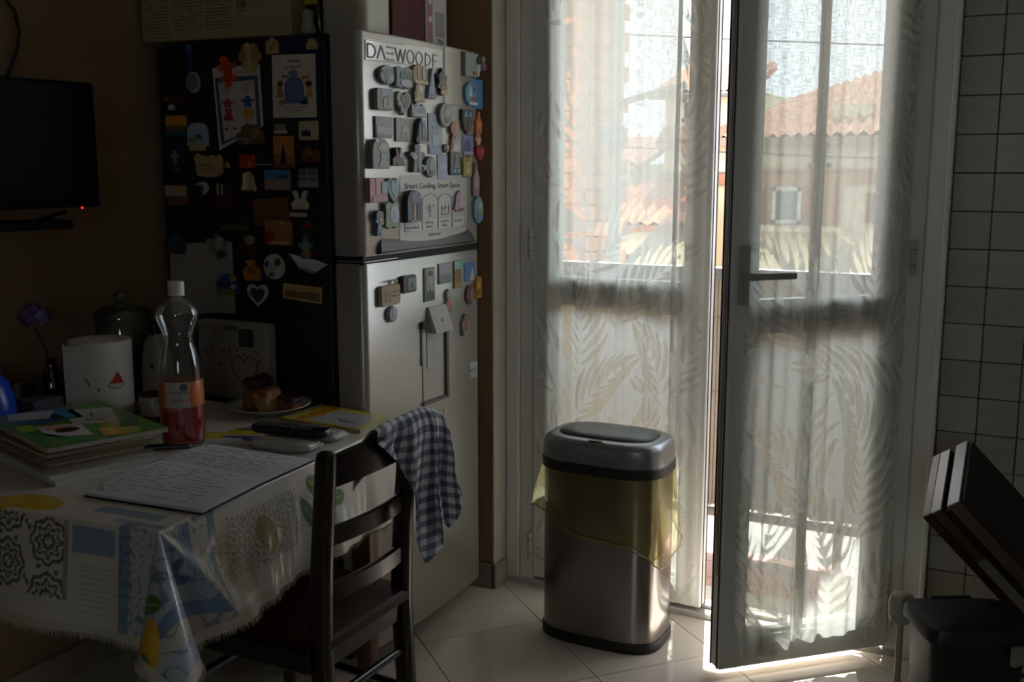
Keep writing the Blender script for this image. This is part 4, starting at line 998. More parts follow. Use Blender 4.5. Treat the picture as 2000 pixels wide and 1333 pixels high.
magnet(F_, 'carved grey stone arch magnet at the left of the fourth row', 743, 300, 38, 60, 'arch', '#7b7c74', .016, [('relief', 'flower', .1, .2, .6, .35, '#989a92'), ('relief', 'doll', .1, -.2, .6, .45, '#8d8f86'), ('knob', 'round', -.25, .42, .25, .14, '#a9aaa4')])
magnet(F_, 'dark red pair-of-ears magnet between the stone arch and the anchor', 777, 306, 29, 36, 'rabbit', '#4a2428', .014, [('face', 'round', .15, .05, .3, .3, '#94707a'), ('base', 'rrect', .2, -.4, .7, .15, '#5c2c2e')])
magnet(F_, 'grey anchor-shaped pewter magnet', 814, 309, 36, 56, 'man', '#6c6d6e', .014, [('shaft', 'rrect', .1, 0, .16, .8, '#8e8f90'), ('hub', 'round', -.2, .05, .35, .2, '#9a9a9e'), ('fluke', 'crescent', .2, -.35, .6, .25, '#87888a')])
magnet(F_, 'oval grey-green landscape magnet', 840, 326, 26, 42, 'round', '#6c7470', .012, [('scene', 'round', .1, 0, .65, .8, '#86918c'), ('hill', 'hill', .1, -.25, .5, .25, '#57604f')])
magnet(F_, 'plain periwinkle blue card magnet overlapping the sticker', 862, 327, 24, 48, 'rect', '#929bb8', .003, [('print', 'hill', 0, .1, .8, .3, '#a0a9c4')])
magnet(F_, 'dark ornate costume magnet with light blue shoes', 887, 319, 25, 46, 'rrect', '#4d4f4e', .010, [('figure', 'doll', .1, .1, .6, .6, '#7d7a80'), ('shoe', 'round', -.1, -.32, .25, .14, '#6cb0cc'), ('shoe', 'round', .25, -.32, .25, .14, '#6cb0cc')])
magnet(F_, 'yellow-green oval saint magnet', 911, 326, 22, 42, 'wavy', '#a89a5c', .010, [('figure', 'doll', 0, 0, .5, .6, '#c0b478'), ('halo', 'round', 0, .3, .4, .2, '#8c8448'), ('foot', 'round', .1, -.42, .5, .12, '#b07a6c')])
magnet(F_, 'tall pink fish-shaped bottle magnet beside the sticker', 929, 351, 16, 66, 'bottle', '#8c7c84', .010, [('belly', 'round', 0, .0, .6, .6, '#b0989e'), ('tip', 'round', .05, .42, .2, .12, '#b06c6c')])
magnet(F_, 'pink letter-shaped tower magnet on the left of the freezer door', 738, 372, 40, 48, 'mug', '#a87078', .016, [('pillar', 'rrect', -.05, .15, .25, .7, '#b4848c'), ('plinth', 'rrect', .05, -.35, .85, .25, '#a06c70'), ('panel', 'rect', .3, .1, .3, .5, '#8c9498')])
magnet(F_, 'teal heart-leaf magnet next to the pink tower', 767, 372, 30, 48, 'heart', '#74888a', .012, [('leaf', 'heart', .08, .05, .7, .75, '#7f989a'), ('stalk', 'crescent', -.3, .3, .3, .4, '#55605c')])
magnet(F_, 'green wreath magnet around a lilac oval', 765, 420, 33, 54, 'wavy', '#6a7c54', .012, [('oval', 'round', .12, .03, .62, .65, '#a5a6b8'), ('figure', 'doll', .12, 0, .3, .4, '#8f8fae')])
magnet(F_, 'tiny doll magnet in dark green hat and blue trousers', 740, 436, 22, 50, 'man', '#5c6a84', .014, [('hat', 'arch', 0, .3, .8, .35, '#2a3a34'), ('face', 'round', .1, .1, .5, .2, '#9a7466'), ('scarf', 'rrect', .15, -.02, .5, .1, '#4c7a58')])
magnet(F_, 'dark arched castle gate magnet with an open wooden door', 808, 403, 32, 63, 'arch', '#3d3c48', .020, [('lattice', 'arch', .1, .28, .7, .35, '#5e6078'), ('door', 'rrect', -.02, -.2, .22, .55, '#9c7450'), ('opening', 'rrect', .28, -.2, .3, .5, '#2c3050'), ('step', 'rrect', .1, -.46, .9, .08, '#6c6468')])
magnet(F_, 'lilac pink gown magnet over the last sticker panel', 896, 392, 27, 40, 'bell', '#a58c9e', .010, [('gown', 'bell', .1, 0, .6, .8, '#b4a0b0'), ('hem', 'round', .1, -.42, .4, .14, '#9a5870')])
magnet(F_, 'oval blue mosaic magnet at the lower right of the freezer door', 933, 410, 23, 54, 'round', '#7497a0', .012, [('mosaic', 'star', .1, .1, .7, .5, '#9fb4b0'), ('sea', 'round', .1, -.3, .6, .25, '#6a86b4'), ('land', 'diamond', .1, -.05, .5, .2, '#93966a')])
# ---- lower door
magnet(F_, 'beige identity-card shaped magnet with a loop, first on the lower door', 762, 577, 42, 40, 'rrect', '#a69776', .012, [('photo', 'rect', -.15, -.05, .32, .55, '#9c7c70'), ('writing', 'rect', .28, .15, .35, .06, '#7d7258'), ('writing', 'rect', .28, -.05, .35, .06, '#7d7258'), ('loop', 'crescent', .05, .62, .6, .3, '#8a7d62')])
magnet(F_, 'small dark framed picture magnet', 799, 555, 31, 34, 'rrect', '#4a4a48', .014, [('picture', 'rect', .12, 0, .6, .7, '#7f8990'), ('house', 'house', .12, -.1, .3, .35, '#5a625e')])
magnet(F_, 'tall sepia portrait card magnet of a man', 837, 556, 25, 66, 'rect', '#7d8278', .004, [('paper', 'rect', .05, 0, .85, .9, '#949a8e'), ('face', 'round', .05, .15, .4, .35, '#a9aaa0'), ('hair', 'arch', .05, .33, .42, .16, '#56584e'), ('suit', 'hill', .05, -.3, .7, .3, '#565c68')])
magnet(F_, 'grey snowy mountain card magnet', 867, 534, 31, 40, 'rect', '#8f9092', .004, [('sky', 'rect', 0, .2, .95, .5, '#a0a2aa'), ('slope', 'hill', 0, -.25, .95, .4, '#85868a')])
magnet(F_, 'narrow tall magnet with teal sky and brown town', 892, 536, 19, 54, 'rect', '#86704a', .005, [('sky', 'rect', 0, .33, .9, .3, '#78b4b0'), ('town', 'hill', 0, 0, .9, .45, '#8c6c56'), ('flowers', 'rrect', 0, -.38, .9, .2, '#a0904c')])
magnet(F_, 'bright blue sky card magnet with a white cliff', 915, 531, 25, 37, 'rect', '#5a80b4', .005, [('cliff', 'tri', .2, -.15, .5, .65, '#bdb4ac')])
magnet(F_, 'amber yellow magnet at the right edge of the lower door', 934, 562, 15, 42, 'rrect', '#b07f2c', .010, [('flower', 'flower', 0, .1, .6, .3, '#d0a040'), ('label', 'rrect', 0, -.25, .6, .2, '#8c6420')])
magnet(F_, 'brown oval portrait magnet beside the amber one', 917, 576, 20, 38, 'round', '#6a5650', .010, [('portrait', 'round', .15, 0, .6, .75, '#8c7470')])
magnet(F_, 'small pink-skirted doll magnet', 874, 588, 18, 46, 'doll', '#8f8880', .008, [('skirt', 'bell', 0, -.15, .8, .45, '#b4786c'), ('head', 'round', 0, .3, .4, .25, '#b9ada0')])
magnet(F_, 'pale lilac egg-shaped magnet', 767, 614, 21, 32, 'round', '#a3a3b0', .012, [('shine', 'round', .1, .1, .6, .65, '#b4b4c2')])
magnet(F_, 'small red-fronted house magnet', 909, 634, 24, 42, 'diamond', '#7c766a', .010, [('front', 'house', .15, .0, .5, .6, '#a87868'), ('snow', 'diamond', 0, -.38, .6, .16, '#aaa89c')])
magnet(F_, 'white rectangular sticker tilted on the right of the lower door', 922, 723, 22, 30, 'rect', '#c2c8ca', .001, [('logo', 'round', -.25, .0, .2, .2, '#7da4ac'), ('print', 'rrect', .15, .05, .5, .08, '#8c98a4'), ('print', 'rrect', .1, -.1, .5, .06, '#8c98a4')], rot=-.12, name='sticker', cat='sticker')
# tent calendar clipped on the niche
M = fplace(851, 622, 0.0)
ww = fp(868, 622)[0] - fp(834, 622)[0]; hh = fp(851, 598)[1] - fp(851, 648)[1]
cal = mk('tent_calendar', ([(-ww / 2, -hh / 2, .001), (ww / 2, -hh / 2, .001), (ww / 2, hh / 2, .001), (-ww / 2, hh / 2, .001), (-ww / 2, -hh / 2, .034), (ww / 2, -hh / 2, .034), (ww / 2, hh / 2, .006), (-ww / 2, hh / 2, .006)], BF), mat('#b7b4ac', .7)); cal.matrix_world = M
tag(cal, 'white wedge-shaped tent calendar block on the lower fridge door', 'calendar')
Mt = Matrix.Translation((0, 0, 0)) @ frame((0, 0, .0204), (1, 0, 0), Vector((0, hh, -.028)).normalized(), Vector((0, .028, hh)).normalized())
text('numeral', '4', .022, mat('#77736c', .7), cal, Mt @ T(0, -.012, .001), .0003, 1, 'CENTER')
mk('print_line', xf(box(-.012, .012, -.0235, -.0215, .0, .001), Mt), mat('#a9a59c', .7), cal)

# ================================================================== ON TOP OF THE FRIDGE
ZT = FZ
cb = tag(empty('cardboard_box'), 'long beige cardboard box with printed text lying on the fridge', 'box')
bl0, br0 = ony(223, 80, 2.262), ony(566, 62, 2.33)
bl0 = Vector((-2.335, 2.27, ZT)); ax = Vector((0.475, 0.06, 0))
M = frame(bl0 + Vector((0, 0, 0.0)), ax.normalized(), (0, 0, 1), Vector((ax.y, -ax.x, 0)).normalized())
cb.matrix_world = M
BL, BH, BD = 0.485, 0.13, 0.26
cm = mat('#a08f6c', .85, noise=.06, nscale=25)
mk('carton', rbox(0, BL, 0.001, BH, -BD, 0, .003, 1), cm, cb)
mk('lid_flap', rbox(.002, BL - .002, BH, BH + .004, -BD + .002, -.002, .001, 1), mat('#97866a', .85), cb)
rows = []
for c0, c1, n in ((.012, .095, 13), (.110, .205, 11), (.215, .300, 11)):
    for r in range(n):
        y = BH - .012 - r * .0088
        if y < .012: break
        x = c0
        while x < c1 - .006:
            L0 = random.uniform(.006, .022)
            if random.random() < .86: rows.append(box(x, min(x + L0, c1), y - .0016, y + .0016, 0, .0006))
            x += L0 + .003
o = mk('small_print', join(*rows), mat('#6b5e48', .8), cb); o['kind'] = 'stuff'
text('lettering', 'CE', .022, mat('#4c4234', .8), cb, T(.316, BH - .020, .0005), .0003)
mk('barcode', join(*[box(.318 + k * .0032, .318 + k * .0032 + random.choice((.001, .002)), BH - .050, BH - .032, 0, .0006) for k in range(9)]), mat('#453c30', .8), cb)
blurred_line('small_print', .03, .006, mat('#4c4234', .8), cb, T(.317, BH - .060, 0), .0006, 'LEFT')
# black box with bright trims, white scrap
bk = tag(empty('black_pouch', (-1.822, 2.42, ZT)), 'black glossy bag with a yellow tab between the carton and the cream canister', 'bag')
mk('bag_body', loft([[(x * s, y * s2, z) for x, y in superell(.036, .04, 18, 2.6)] for s, s2, z in ((.8, .8, 0.001), (1, 1, .03), (.9, 1, .07), (.75, .9, .11), (.55, .5, .14))]), mat('#121214', .25), bk, True, 50)
mk('tab', rbox(-.02, .02, -.045, -.035, .085, .10, .002, 1), mat('#b8a83a', .5), bk)
mk('trim', rbox(-.03, .01, -.045, -.038, .062, .068, .002, 1), mat('#8a8a90', .3, .6), bk)
wp = mk('white_wrapper', loft([[(-1.800 + x * s, 2.335 + y * s, ZT + z) for x, y in superell(.020, .022, 14, 2.2)] for s, z in ((.9, .001), (1.05, .015), (.7, .03), (.75, .055), (.35, .065))]), mat('#8f8b84', .6, noise=.1, nscale=50), None, True, 60)
tag(wp, 'crumpled whitish wrapper beside the black bag on the fridge', 'wrapper')
# cream canister
cn = tag(empty('canister', (-1.700, 2.415, ZT)), 'cream plastic rounded canister standing on the front left of the fridge', 'canister')
cp = superell(.072, .072, 36, 5)
mk('bin_body', loft([[(x * s, y * s, z) for x, y in cp] for s, z in ((.96, .001), (1, .008), (1, .25), (.98, .256))]), mat('#a9a492', .35), cn, True, 40)
mk('lid', loft([[(x * s, y * s, z) for x, y in cp] for s, z in ((1.02, .256), (1.02, .285), (.9, .30))]), mat('#9b9786', .35), cn, True, 40)
# red box and a white-red carton
rb = tag(empty('red_box'), 'dark red glossy box standing on the fridge front', 'box')
mk('carton', rbox(-1.80, -1.645, 2.505, 2.675, ZT + .001, ZT + .25, .002, 1), mat('#4a0f12', .6, noise=.1, nscale=12, spec=.2), rb)
mk('printed_window', rbox(-1.6455, -1.6435, 2.52, 2.66, ZT + .105, ZT + .15, .0008, 1), mat('#5a1c1e', .6, spec=.2), rb)
wc = tag(empty('white_carton'), 'narrow white carton with a red printed stripe beside the red box', 'carton')
mk('carton', rbox(-1.78, -1.645, 2.682, 2.800, ZT + .001, ZT + .24, .002, 1), mat('#a9a6a6', .45), wc)
mk('red_stripe', rbox(-1.6455, -1.6440, 2.690, 2.718, ZT + .004, ZT + .236, .0006, 1), mat('#8c4048', .45), wc)
for z_ in (.075, .125): mk('emblem', xf(lathe([(.010, 0), (.010, .001)], 14), frame((-1.6442, 2.704, ZT + z_), (0, 1, 0), (0, 0, 1), (1, 0, 0))), mat('#b9a79c', .5), wc)
mk('printed_figure', rbox(-1.6455, -1.6440, 2.735, 2.785, ZT + .03, ZT + .10, .0006, 1), mat('#7c7c80', .5), wc)
mk('printed_shape', xf(prism(scale_poly('boat', .036, .02), 0, .0006), frame((-1.6442, 2.762, ZT + .018), (0, 1, 0), (0, 0, 1), (1, 0, 0))), mat('#5c5c60', .5), wc)

# ================================================================== TELEVISION ON THE LEFT WALL
tv = tag(empty('television', (-2.20, 1.680, 1.47)), 'black flat television on a wall bracket with a red standby light', 'television')
tv.rotation_euler = (0, 0, math.radians(-4))
blk = mat('#080809', .7, spec=.08)
mk('screen_housing', rbox(-.04, 0, -.28, .268, -.155, .155, .005, 2), blk, tv)
mk('screen', rbox(-.001, .0015, -.270, .258, -.135, .148, .0008, 1), mat('#030303', .4, spec=.05), tv)
mk('back_shell', rbox(-.075, -.035, -.18, .16, -.11, .10, .01, 2), blk, tv)
mk('bracket_arm', join(bar((-.16, 0, 0), (-.07, 0, 0), .05, .04)), blk, tv)
mk('stand_tray', loft([[(x, y, z) for x, y in ((-.10, -.26), (.02, -.26), (.03, .16), (-.10, .20))] for z in (-.205, -.185)]), blk, tv)
mk('tray_arm', bar((-.05, -.05, -.19), (-.05, -.05, -.14), .05, .02), blk, tv)
mk('tray_brace', bar((-.05, .1, -.19), (-.02, .18, -.165), .012, .008), blk, tv)
mk('standby_light', lathe([(.0028, 0), (.0028, .004)], 10, (.0, .212, -.1585)), emit_mat('#ff1410', 1.2), tv)
tag(mk('tv_cable', tube([onx(*q, -2.345) for q in ((-60, -60), (0, -15), (28, 20), (38, 60), (32, 100), (18, 140), (0, 175), (-30, 200))], .005, 8), mat('#101010', .6)), 'black cable running up the wall from the television', 'cable')

# ================================================================== TABLE AND CLOTH
TZ = 0.765
tr_ = math.radians(4.5)
TM = Matrix.Translation((-1.390, 1.323, 0)) @ Matrix.Rotation(tr_, 4, 'Z')
table = tag(empty('dining_table'), 'square wooden dining table under the lemon print cloth', 'table'); table.matrix_world = TM
wood = mat('#3a2217', .45, noise=.25, nscale=14, stretch=(1, 12, 1))
TXL, TYL = -.85, .92
mk('tabletop', rbox(TXL, -.004, .004, TYL, TZ - .03, TZ - .003, .004, 1), wood, table)
mk('apron', rbox(TXL + .05, -.05, .055, .075, TZ - .11, TZ - .03, .002, 1), wood, table)
mk('apron', rbox(TXL + .05, -.05, TYL - .075, TYL - .055, TZ - .11, TZ - .03, .002, 1), wood, table)
mk('apron', rbox(-.075, -.055, .07, TYL - .07, TZ - .11, TZ - .03, .002, 1), wood, table)
mk('apron', rbox(TXL + .055, TXL + .075, .07, TYL - .07, TZ - .11, TZ - .03, .002, 1), wood, table)
for x in (-.075, TXL + .075):
    for y in (.075, TYL - .075):
        mk('leg', loft([[(x + a * s, y + b * s, z) for a, b in superell(.03, .03, 16, 6)] for s, z in ((.7, 0), (1, .5), (1, TZ - .03))]), mat('#5a3524', .4, noise=.2, nscale=12), table, True, 40)

def cloth_colour(S, Tt):
    """printed colours of the cloth by flat cloth coordinates (metres from the near right table corner)"""
    base = np.array(lin('#d2cabd')[:3]); C = np.tile(base, S.shape + (1,)).astype(np.float32)
    def put(mask, col, k=1.0):
        c = np.array(lin(col)[:3]); m = (np.clip(mask, 0, 1) * k)[..., None]
        C[:] = C * (1 - m) + c * m
    def rect(x0, x1, y0, y1): return ((S > x0) & (S < x1) & (Tt > y0) & (Tt < y1)).astype(float)
    def ell(cx, cy, rx, ry, rot=0.0):
        c, s = math.cos(rot), math.sin(rot); X = (S - cx) * c + (Tt - cy) * s; Y = -(S - cx) * s + (Tt - cy) * c
        return np.clip((1 - np.sqrt((X / rx) ** 2 + (Y / ry) ** 2)) * 12, 0, 1)
    def medallion(x0, x1, y0, y1, pitch, ink, k=.9):
        R = rect(x0, x1, y0, y1)
        px = np.mod(S - x0, pitch) / pitch - .5; py = np.mod(Tt - y0 + .5 * pitch * (np.floor((S - x0) / pitch) % 2), pitch) / pitch - .5
        r = np.hypot(px, py); a = np.arctan2(py, px)
        w = np.cos(8 * a) * .05
        lines = (np.abs(r - .40 - w * .6) < .035) | (np.abs(r - .26 - w) < .035) | (np.abs(r - .12) < .03) | ((np.abs(np.sin(4 * a)) < .14) & (r < .25)) | ((np.abs(np.sin(2 * a + .8)) < .2) & (r > .46))
        put(R * lines, ink, k)
    def scrolls(x0, x1, y0, y1, ink, f=70, k=.7):
        R = rect(x0, x1, y0, y1)
        v = np.sin(S * f + 2.2 * np.sin(Tt * f * .8)) + np.sin(Tt * f * .9 + 2.0 * np.sin(S * f * .7 + 1))
        put(R * (np.abs(v) < .22), ink, k)
    # coloured fields
    put(rect(-.085, .0, -.25, .02), '#9fb0bd', .55)
    put(rect(-.62, .3, .52, .60), '#8fa9b8', .4)
    medallion(-.62, -.205, -.155, -.006, .105, '#33352f')
    put(rect(-.215, -.205, -.155, -.006), '#8a8a72', .8)
    put(rect(-.195, -.095, -.062, -.012), '#7d93a8', .95)
    put(rect(-.20, -.04, .045, .075), '#8397ab', .9); put(rect(-.12, .0, .012, .030), '#8397ab', .7)
    # handwriting-like script field
    R = rect(-.185, -.06, -.175, -.085); lines = np.mod(Tt, .011) < .003
    put(R * lines * (np.sin(S * 900 + np.sin(Tt * 700) * 3) > -.2), '#8a8a90', .75)
    # blue damask bands that frame the corner
    for (x0, x1, y0, y1) in ((-.085, -.060, -.22, .02), (.0, .26, .045, .075), (.0, .26, .125, .15)):
        put(rect(x0, x1, y0, y1), '#6d86a0', .85); 
    scrolls(-.085, .0, -.22, .03, '#4e6a8c', 160, .8); scrolls(.0, .26, .03, .15, '#4e6a8c', 150, .6)
    # the corner piece: blue damask, star and scrolls
    R = (S > 0) * (Tt < .70 * S); put(R, '#8ea0b0', .8)
    star = (np.hypot(S - .095, Tt - .012) < .016 + .026 * np.abs(np.cos(2.5 * np.arctan2(Tt - .012, S - .095))) ** 2).astype(float)
    put(star, '#3c5a84', .9)
    put(R * (np.abs(S - .25 * Tt - .150) < .014), '#4f6f98', .85)
    put(R * (S - .25 * Tt > .164) * (S - .25 * Tt < .20), '#b3a892', .8)
    v_ = np.sin(S * 75 + 2.2 * np.sin(Tt * 60)) + np.sin(Tt * 68 + 2.0 * np.sin(S * 52 + 1)); put(R * (S > .03) * (np.abs(v_) < .2), '#5a6c84', .75)
    # lemons and leaves
    for (cx, cy, rx, ry, rot, col) in ((.105, -.185, .034, .060, .5, '#d8a01c'), (.022, -.185, .024, .040, .2, '#d2c02c'), (-.34, .045, .075, .040, -.2, '#c9a81a'), (-.40, .02, .05, .035, .2, '#c9a81a'),
                                       (-.36, .60, .06, .035, .4, '#c9b020'), (-.30, .66, .05, .03, 0, '#b9a822'), (.10, .30, .05, .03, .6, '#b0a070')):
        put(ell(cx, cy, rx, ry, rot), col)
        put(ell(cx + rx * .35, cy + ry * .3, rx * .45, ry * .4, rot), '#dcc860', .35)
    for (cx, cy, rx, ry, rot) in ((.060, -.115, .035, .018, .3), (.030, -.150, .030, .014, 1.0), (.115, -.205, .030, .013, -.4), (.07, -.265, .030, .012, .2), (.06, .50, .050, .024, .9), (.11, .46, .05, .016, .5), (.10, .56, .045, .02, 1.4), (-.30, .70, .05, .02, .5), (-.55, .04, .05, .02, .4)):
        put(ell(cx, cy, rx, ry, rot), '#3f6a2c'); put(ell(cx, cy, rx * .9, ry * .12, rot), '#8aa850', .8)
    for (cx, cy, rx, ry, rot) in ((-.28, .62, .055, .012, .3), (-.24, .60, .04, .012, -.4)): put(ell(cx, cy, rx, ry, rot), '#2c3f84')
    # faded floral field on the right flap
    v = np.sin(S * 210 + 3 * np.sin(Tt * 150)) * np.sin(Tt * 190 + 2 * np.sin(S * 130))
    put(rect(.035, .165, .18, .42) * (v > .25), '#8a7a5c', .75); put(rect(.035, .165, .18, .42) * (v < -.45), '#6f7480', .55)
    put(rect(.03, .17, .14, .19) * (v > .1), '#a8905c', .6); put(rect(.05, .14, .40, .47) * (np.abs(v) < .3), '#6f7888', .6)
    put(rect(.12, .20, .18, .26), '#8f7a66', .35)
    # fabric hem
    edge = np.minimum(.222 - Tt * -1, .24 - S)
    put((S > .213).astype(float) + (Tt < -.200).astype(float), '#c4baaa', 1.0)
    return C
OVX, OVY = 0.235, 0.215
def cloth():
    res = 0.0029
    s = np.arange(TXL, OVX + res / 2, res); t = np.arange(-OVY, TYL + res / 2, res)
    S, Tt = np.meshgrid(s, t)
    a = np.clip(S, 0, None); b = np.clip(-Tt, 0, None)
    X = np.minimum(S, 0.0); Y = np.maximum(Tt, 0.0); Z = np.full(S.shape, TZ)
    flare = .12
    # right flap
    m = (a > 0) & (b == 0); fade = np.clip(Tt / .12, 0, 1)
    wav = (.010 * np.sin(Tt * 2 * PI / .26 + .6) + .004 * np.sin(Tt * 2 * PI / .09)) * (a / OVX) * fade
    ang = np.arctan2(np.clip(Tt, 0, None), np.clip(S, 1e-6, None))
    wav = wav + .040 * np.exp(-((ang - .62) / .17) ** 2) * (a / OVX) - .012 * np.exp(-((ang - 1.0) / .2) ** 2) * (a / OVX)
    X = np.where(m, .004 + a * math.sin(flare) + wav, X); Z = np.where(m, TZ - a * math.cos(flare), Z)
    m2 = (b > 0) & (a == 0); fade2 = np.clip(-S / .12, 0, 1)
    wav2 = (.009 * np.sin(S * 2 * PI / .30 + 1.0)) * (b / OVY) * fade2
    Y = np.where(m2, -.004 - b * math.sin(flare) - wav2, Y); Z = np.where(m2, TZ - b * math.cos(flare), Z)
    m3 = (a > 0) & (b > 0)
    r = np.hypot(a, b); th = np.arctan2(b, a)
    ph = flare + math.radians(36) * np.sin(2 * th) ** .9
    ha = -th
    X = np.where(m3, .004 * np.cos(th) + r * np.sin(ph) * np.cos(ha), X)
    Y = np.where(m3, -.004 * np.sin(th) + r * np.sin(ph) * np.sin(ha), Y)
    Z = np.where(m3, TZ - r * np.cos(ph), Z)
    Z = Z + .0008 * np.sin(S * 37) * np.sin(Tt * 29) * ((a == 0) & (b == 0))
    nv, nu = S.shape
    V = np.stack([X, Y, Z], -1).reshape(-1, 3)
    idx = np.arange(nu * nv).reshape(nv, nu)
    F = np.stack([idx[:-1, :-1], idx[:-1, 1:], idx[1:, 1:], idx[1:, :-1]], -1).reshape(-1, 4)
    me = bpy.data.meshes.new('tablecloth')
    me.vertices.add(len(V)); me.vertices.foreach_set('co', V.astype(np.float32).ravel())
    me.loops.add(F.size); me.loops.foreach_set('vertex_index', F.astype(np.int32).ravel())
    me.polygons.add(len(F)); me.polygons.foreach_set('loop_start', np.arange(0, F.size, 4, dtype=np.int32))
    me.polygons.foreach_set('use_smooth', np.ones(len(F), bool)); me.update(calc_edges=True)
    C = cloth_colour(S, Tt).reshape(-1, 3); C4 = np.concatenate([C, np.ones((len(C), 1))], 1).astype(np.float32)
    me.attributes.new('print', 'FLOAT_COLOR', 'POINT').data.foreach_set('color', C4.ravel())
    me.materials.append(attr_mat('printed_cloth', 'print', .5, .7))
    o = link(bpy.data.objects.new('tablecloth', me)); o.matrix_world = TM @ T(0, 0, 0.0005)
    tag(o, 'cream tablecloth with lemons, blue damask and a fringed hem under clear film', 'tablecloth')
    # fringe strands along both hems
    P = V.reshape(nv, nu, 3); Vf, Ff = [], []
    rnd = random.Random(4)
    border = [P[0, i] for i in range(0, nu)] + [P[j, nu - 1] for j in range(0, nv)]
    inner = [P[3, i] for i in range(0, nu)] + [P[j, nu - 4] for j in range(0, nv)]
    for p, q in zip(border, inner):
        for k in range(2):
            d = Vector(p) - Vector(q); d.normalize(); d.z -= .5
            L0 = rnd.uniform(.004, .013); w = .0011
            side = Vector((rnd.uniform(-1, 1), rnd.uniform(-1, 1), 0)) * .003
            b0 = Vector(p) + Vector((rnd.uniform(-.002, .002), rnd.uniform(-.002, .002), .001)); e0 = b0 + d * L0 + side
            n_ = len(Vf)
            Vf += [b0 + Vector((w, 0, 0)), b0 + Vector((-w * .5, w, 0)), b0 + Vector((-w * .5, -w, 0)), e0]
            Ff += [(n_, n_ + 1, n_ + 3), (n_ + 1, n_ + 2, n_ + 3), (n_ + 2, n_, n_ + 3)]
    f = mk('fringe', (Vf, Ff), mat('#b5ab9a', .8), o); f['kind'] = 'stuff'
    return o
cloth()
CZ = TZ + 0.0015

# ================================================================== CHAIR WITH TEA TOWEL
chair = tag(empty('dining_chair', (-1.265, 1.80, 0)), 'dark wooden ladder-back chair pushed up to the table', 'chair')
cw = mat('#1a0a06', .32, noise=.2, nscale=10, stretch=(6, 6, 1), coat=.2)
def post(y, top):
    rings = []
    for z, x, s in ((0, .012, .80), (.22, -.012, 1), (.43, -.022, 1.05), (.60, -.014, 1), (top - .02, .004, .92), (top - .004, .006, .80), (top, .006, .5)):
        rings.append([(x + a * s, y + b * s, z) for a, b in superell(.022, .0175, 16, 4)])
    return loft(rings)
YN, YFAR = -.150, .155
mk('back_post', post(YN, .850), cw, chair, True, 50)
mk('back_post', post(YFAR, .850), cw, chair, True, 50)
def slat(z0, z1, x, bow=.022, th=.016, arch=0.0):
    n = 14; R = []
    for i in range(n + 1):
        t = i / n; y = YN + .012 + (YFAR - YN - .024) * t; xx = x + bow * (4 * t * (1 - t)); ar = arch * 4 * t * (1 - t)
        R.append([(xx - th / 2, y, z0 + ar * .35), (xx + th / 2, y, z0 + ar * .35), (xx + th / 2, y, z1 + ar), (xx, y, z1 + ar + .003), (xx - th / 2, y, z1 + ar)])
    return loft(R)
mk('top_rail', slat(.770, .832, .0, .018, .016, .012), cw, chair, True, 40)
mk('slat', slat(.645, .682, -.008, .016), cw, chair, True, 40)
mk('slat', slat(.520, .557, -.014, .014), cw, chair, True, 40)
seat_o = [(-.025, -.165), (-.39, -.20), (-.405, -.18), (-.405, .185), (-.39, .205), (-.025, .17), (.002, .15), (.002, -.145)]
mk('seat', xf(prism(seat_o, .425, .450, .008), Matrix.Identity(4)), mat('#3a120a', .5, noise=.15, nscale=10, spec=.2), chair)
mk('seat_rail', join(rbox(-.032, -.012, YN + .01, YFAR - .01, .375, .424, .003, 1)), cw, chair)
mk('seat_rail', join(rbox(-.38, -.36, -.17, .175, .375, .424, .003, 1)), cw, chair)
for y in (-.175, .180): mk('seat_rail', rbox(-.37, -.03, y - .009, y + .009, .375, .424, .003, 1), cw, chair)
for y in (-.170, .175): mk('front_leg', loft([[(-.375 + a * s, y + b * s, z) for a, b in superell(.019, .019, 14, 4)] for s, z in ((.75, 0), (1, .3), (1, .424))]), cw, chair, True, 40)
for z, x0, x1, y0, y1 in ((.30, -.015, -.015, YN, YFAR), (.20, -.01, -.375, YN, -.170), (.20, -.01, -.375, YFAR, .175), (.28, -.375, -.375, -.170, .175)):
    mk('stretcher', tube([(x0, y0, z), (x1, y1, z)], .010, 10), cw, chair, True, 40)

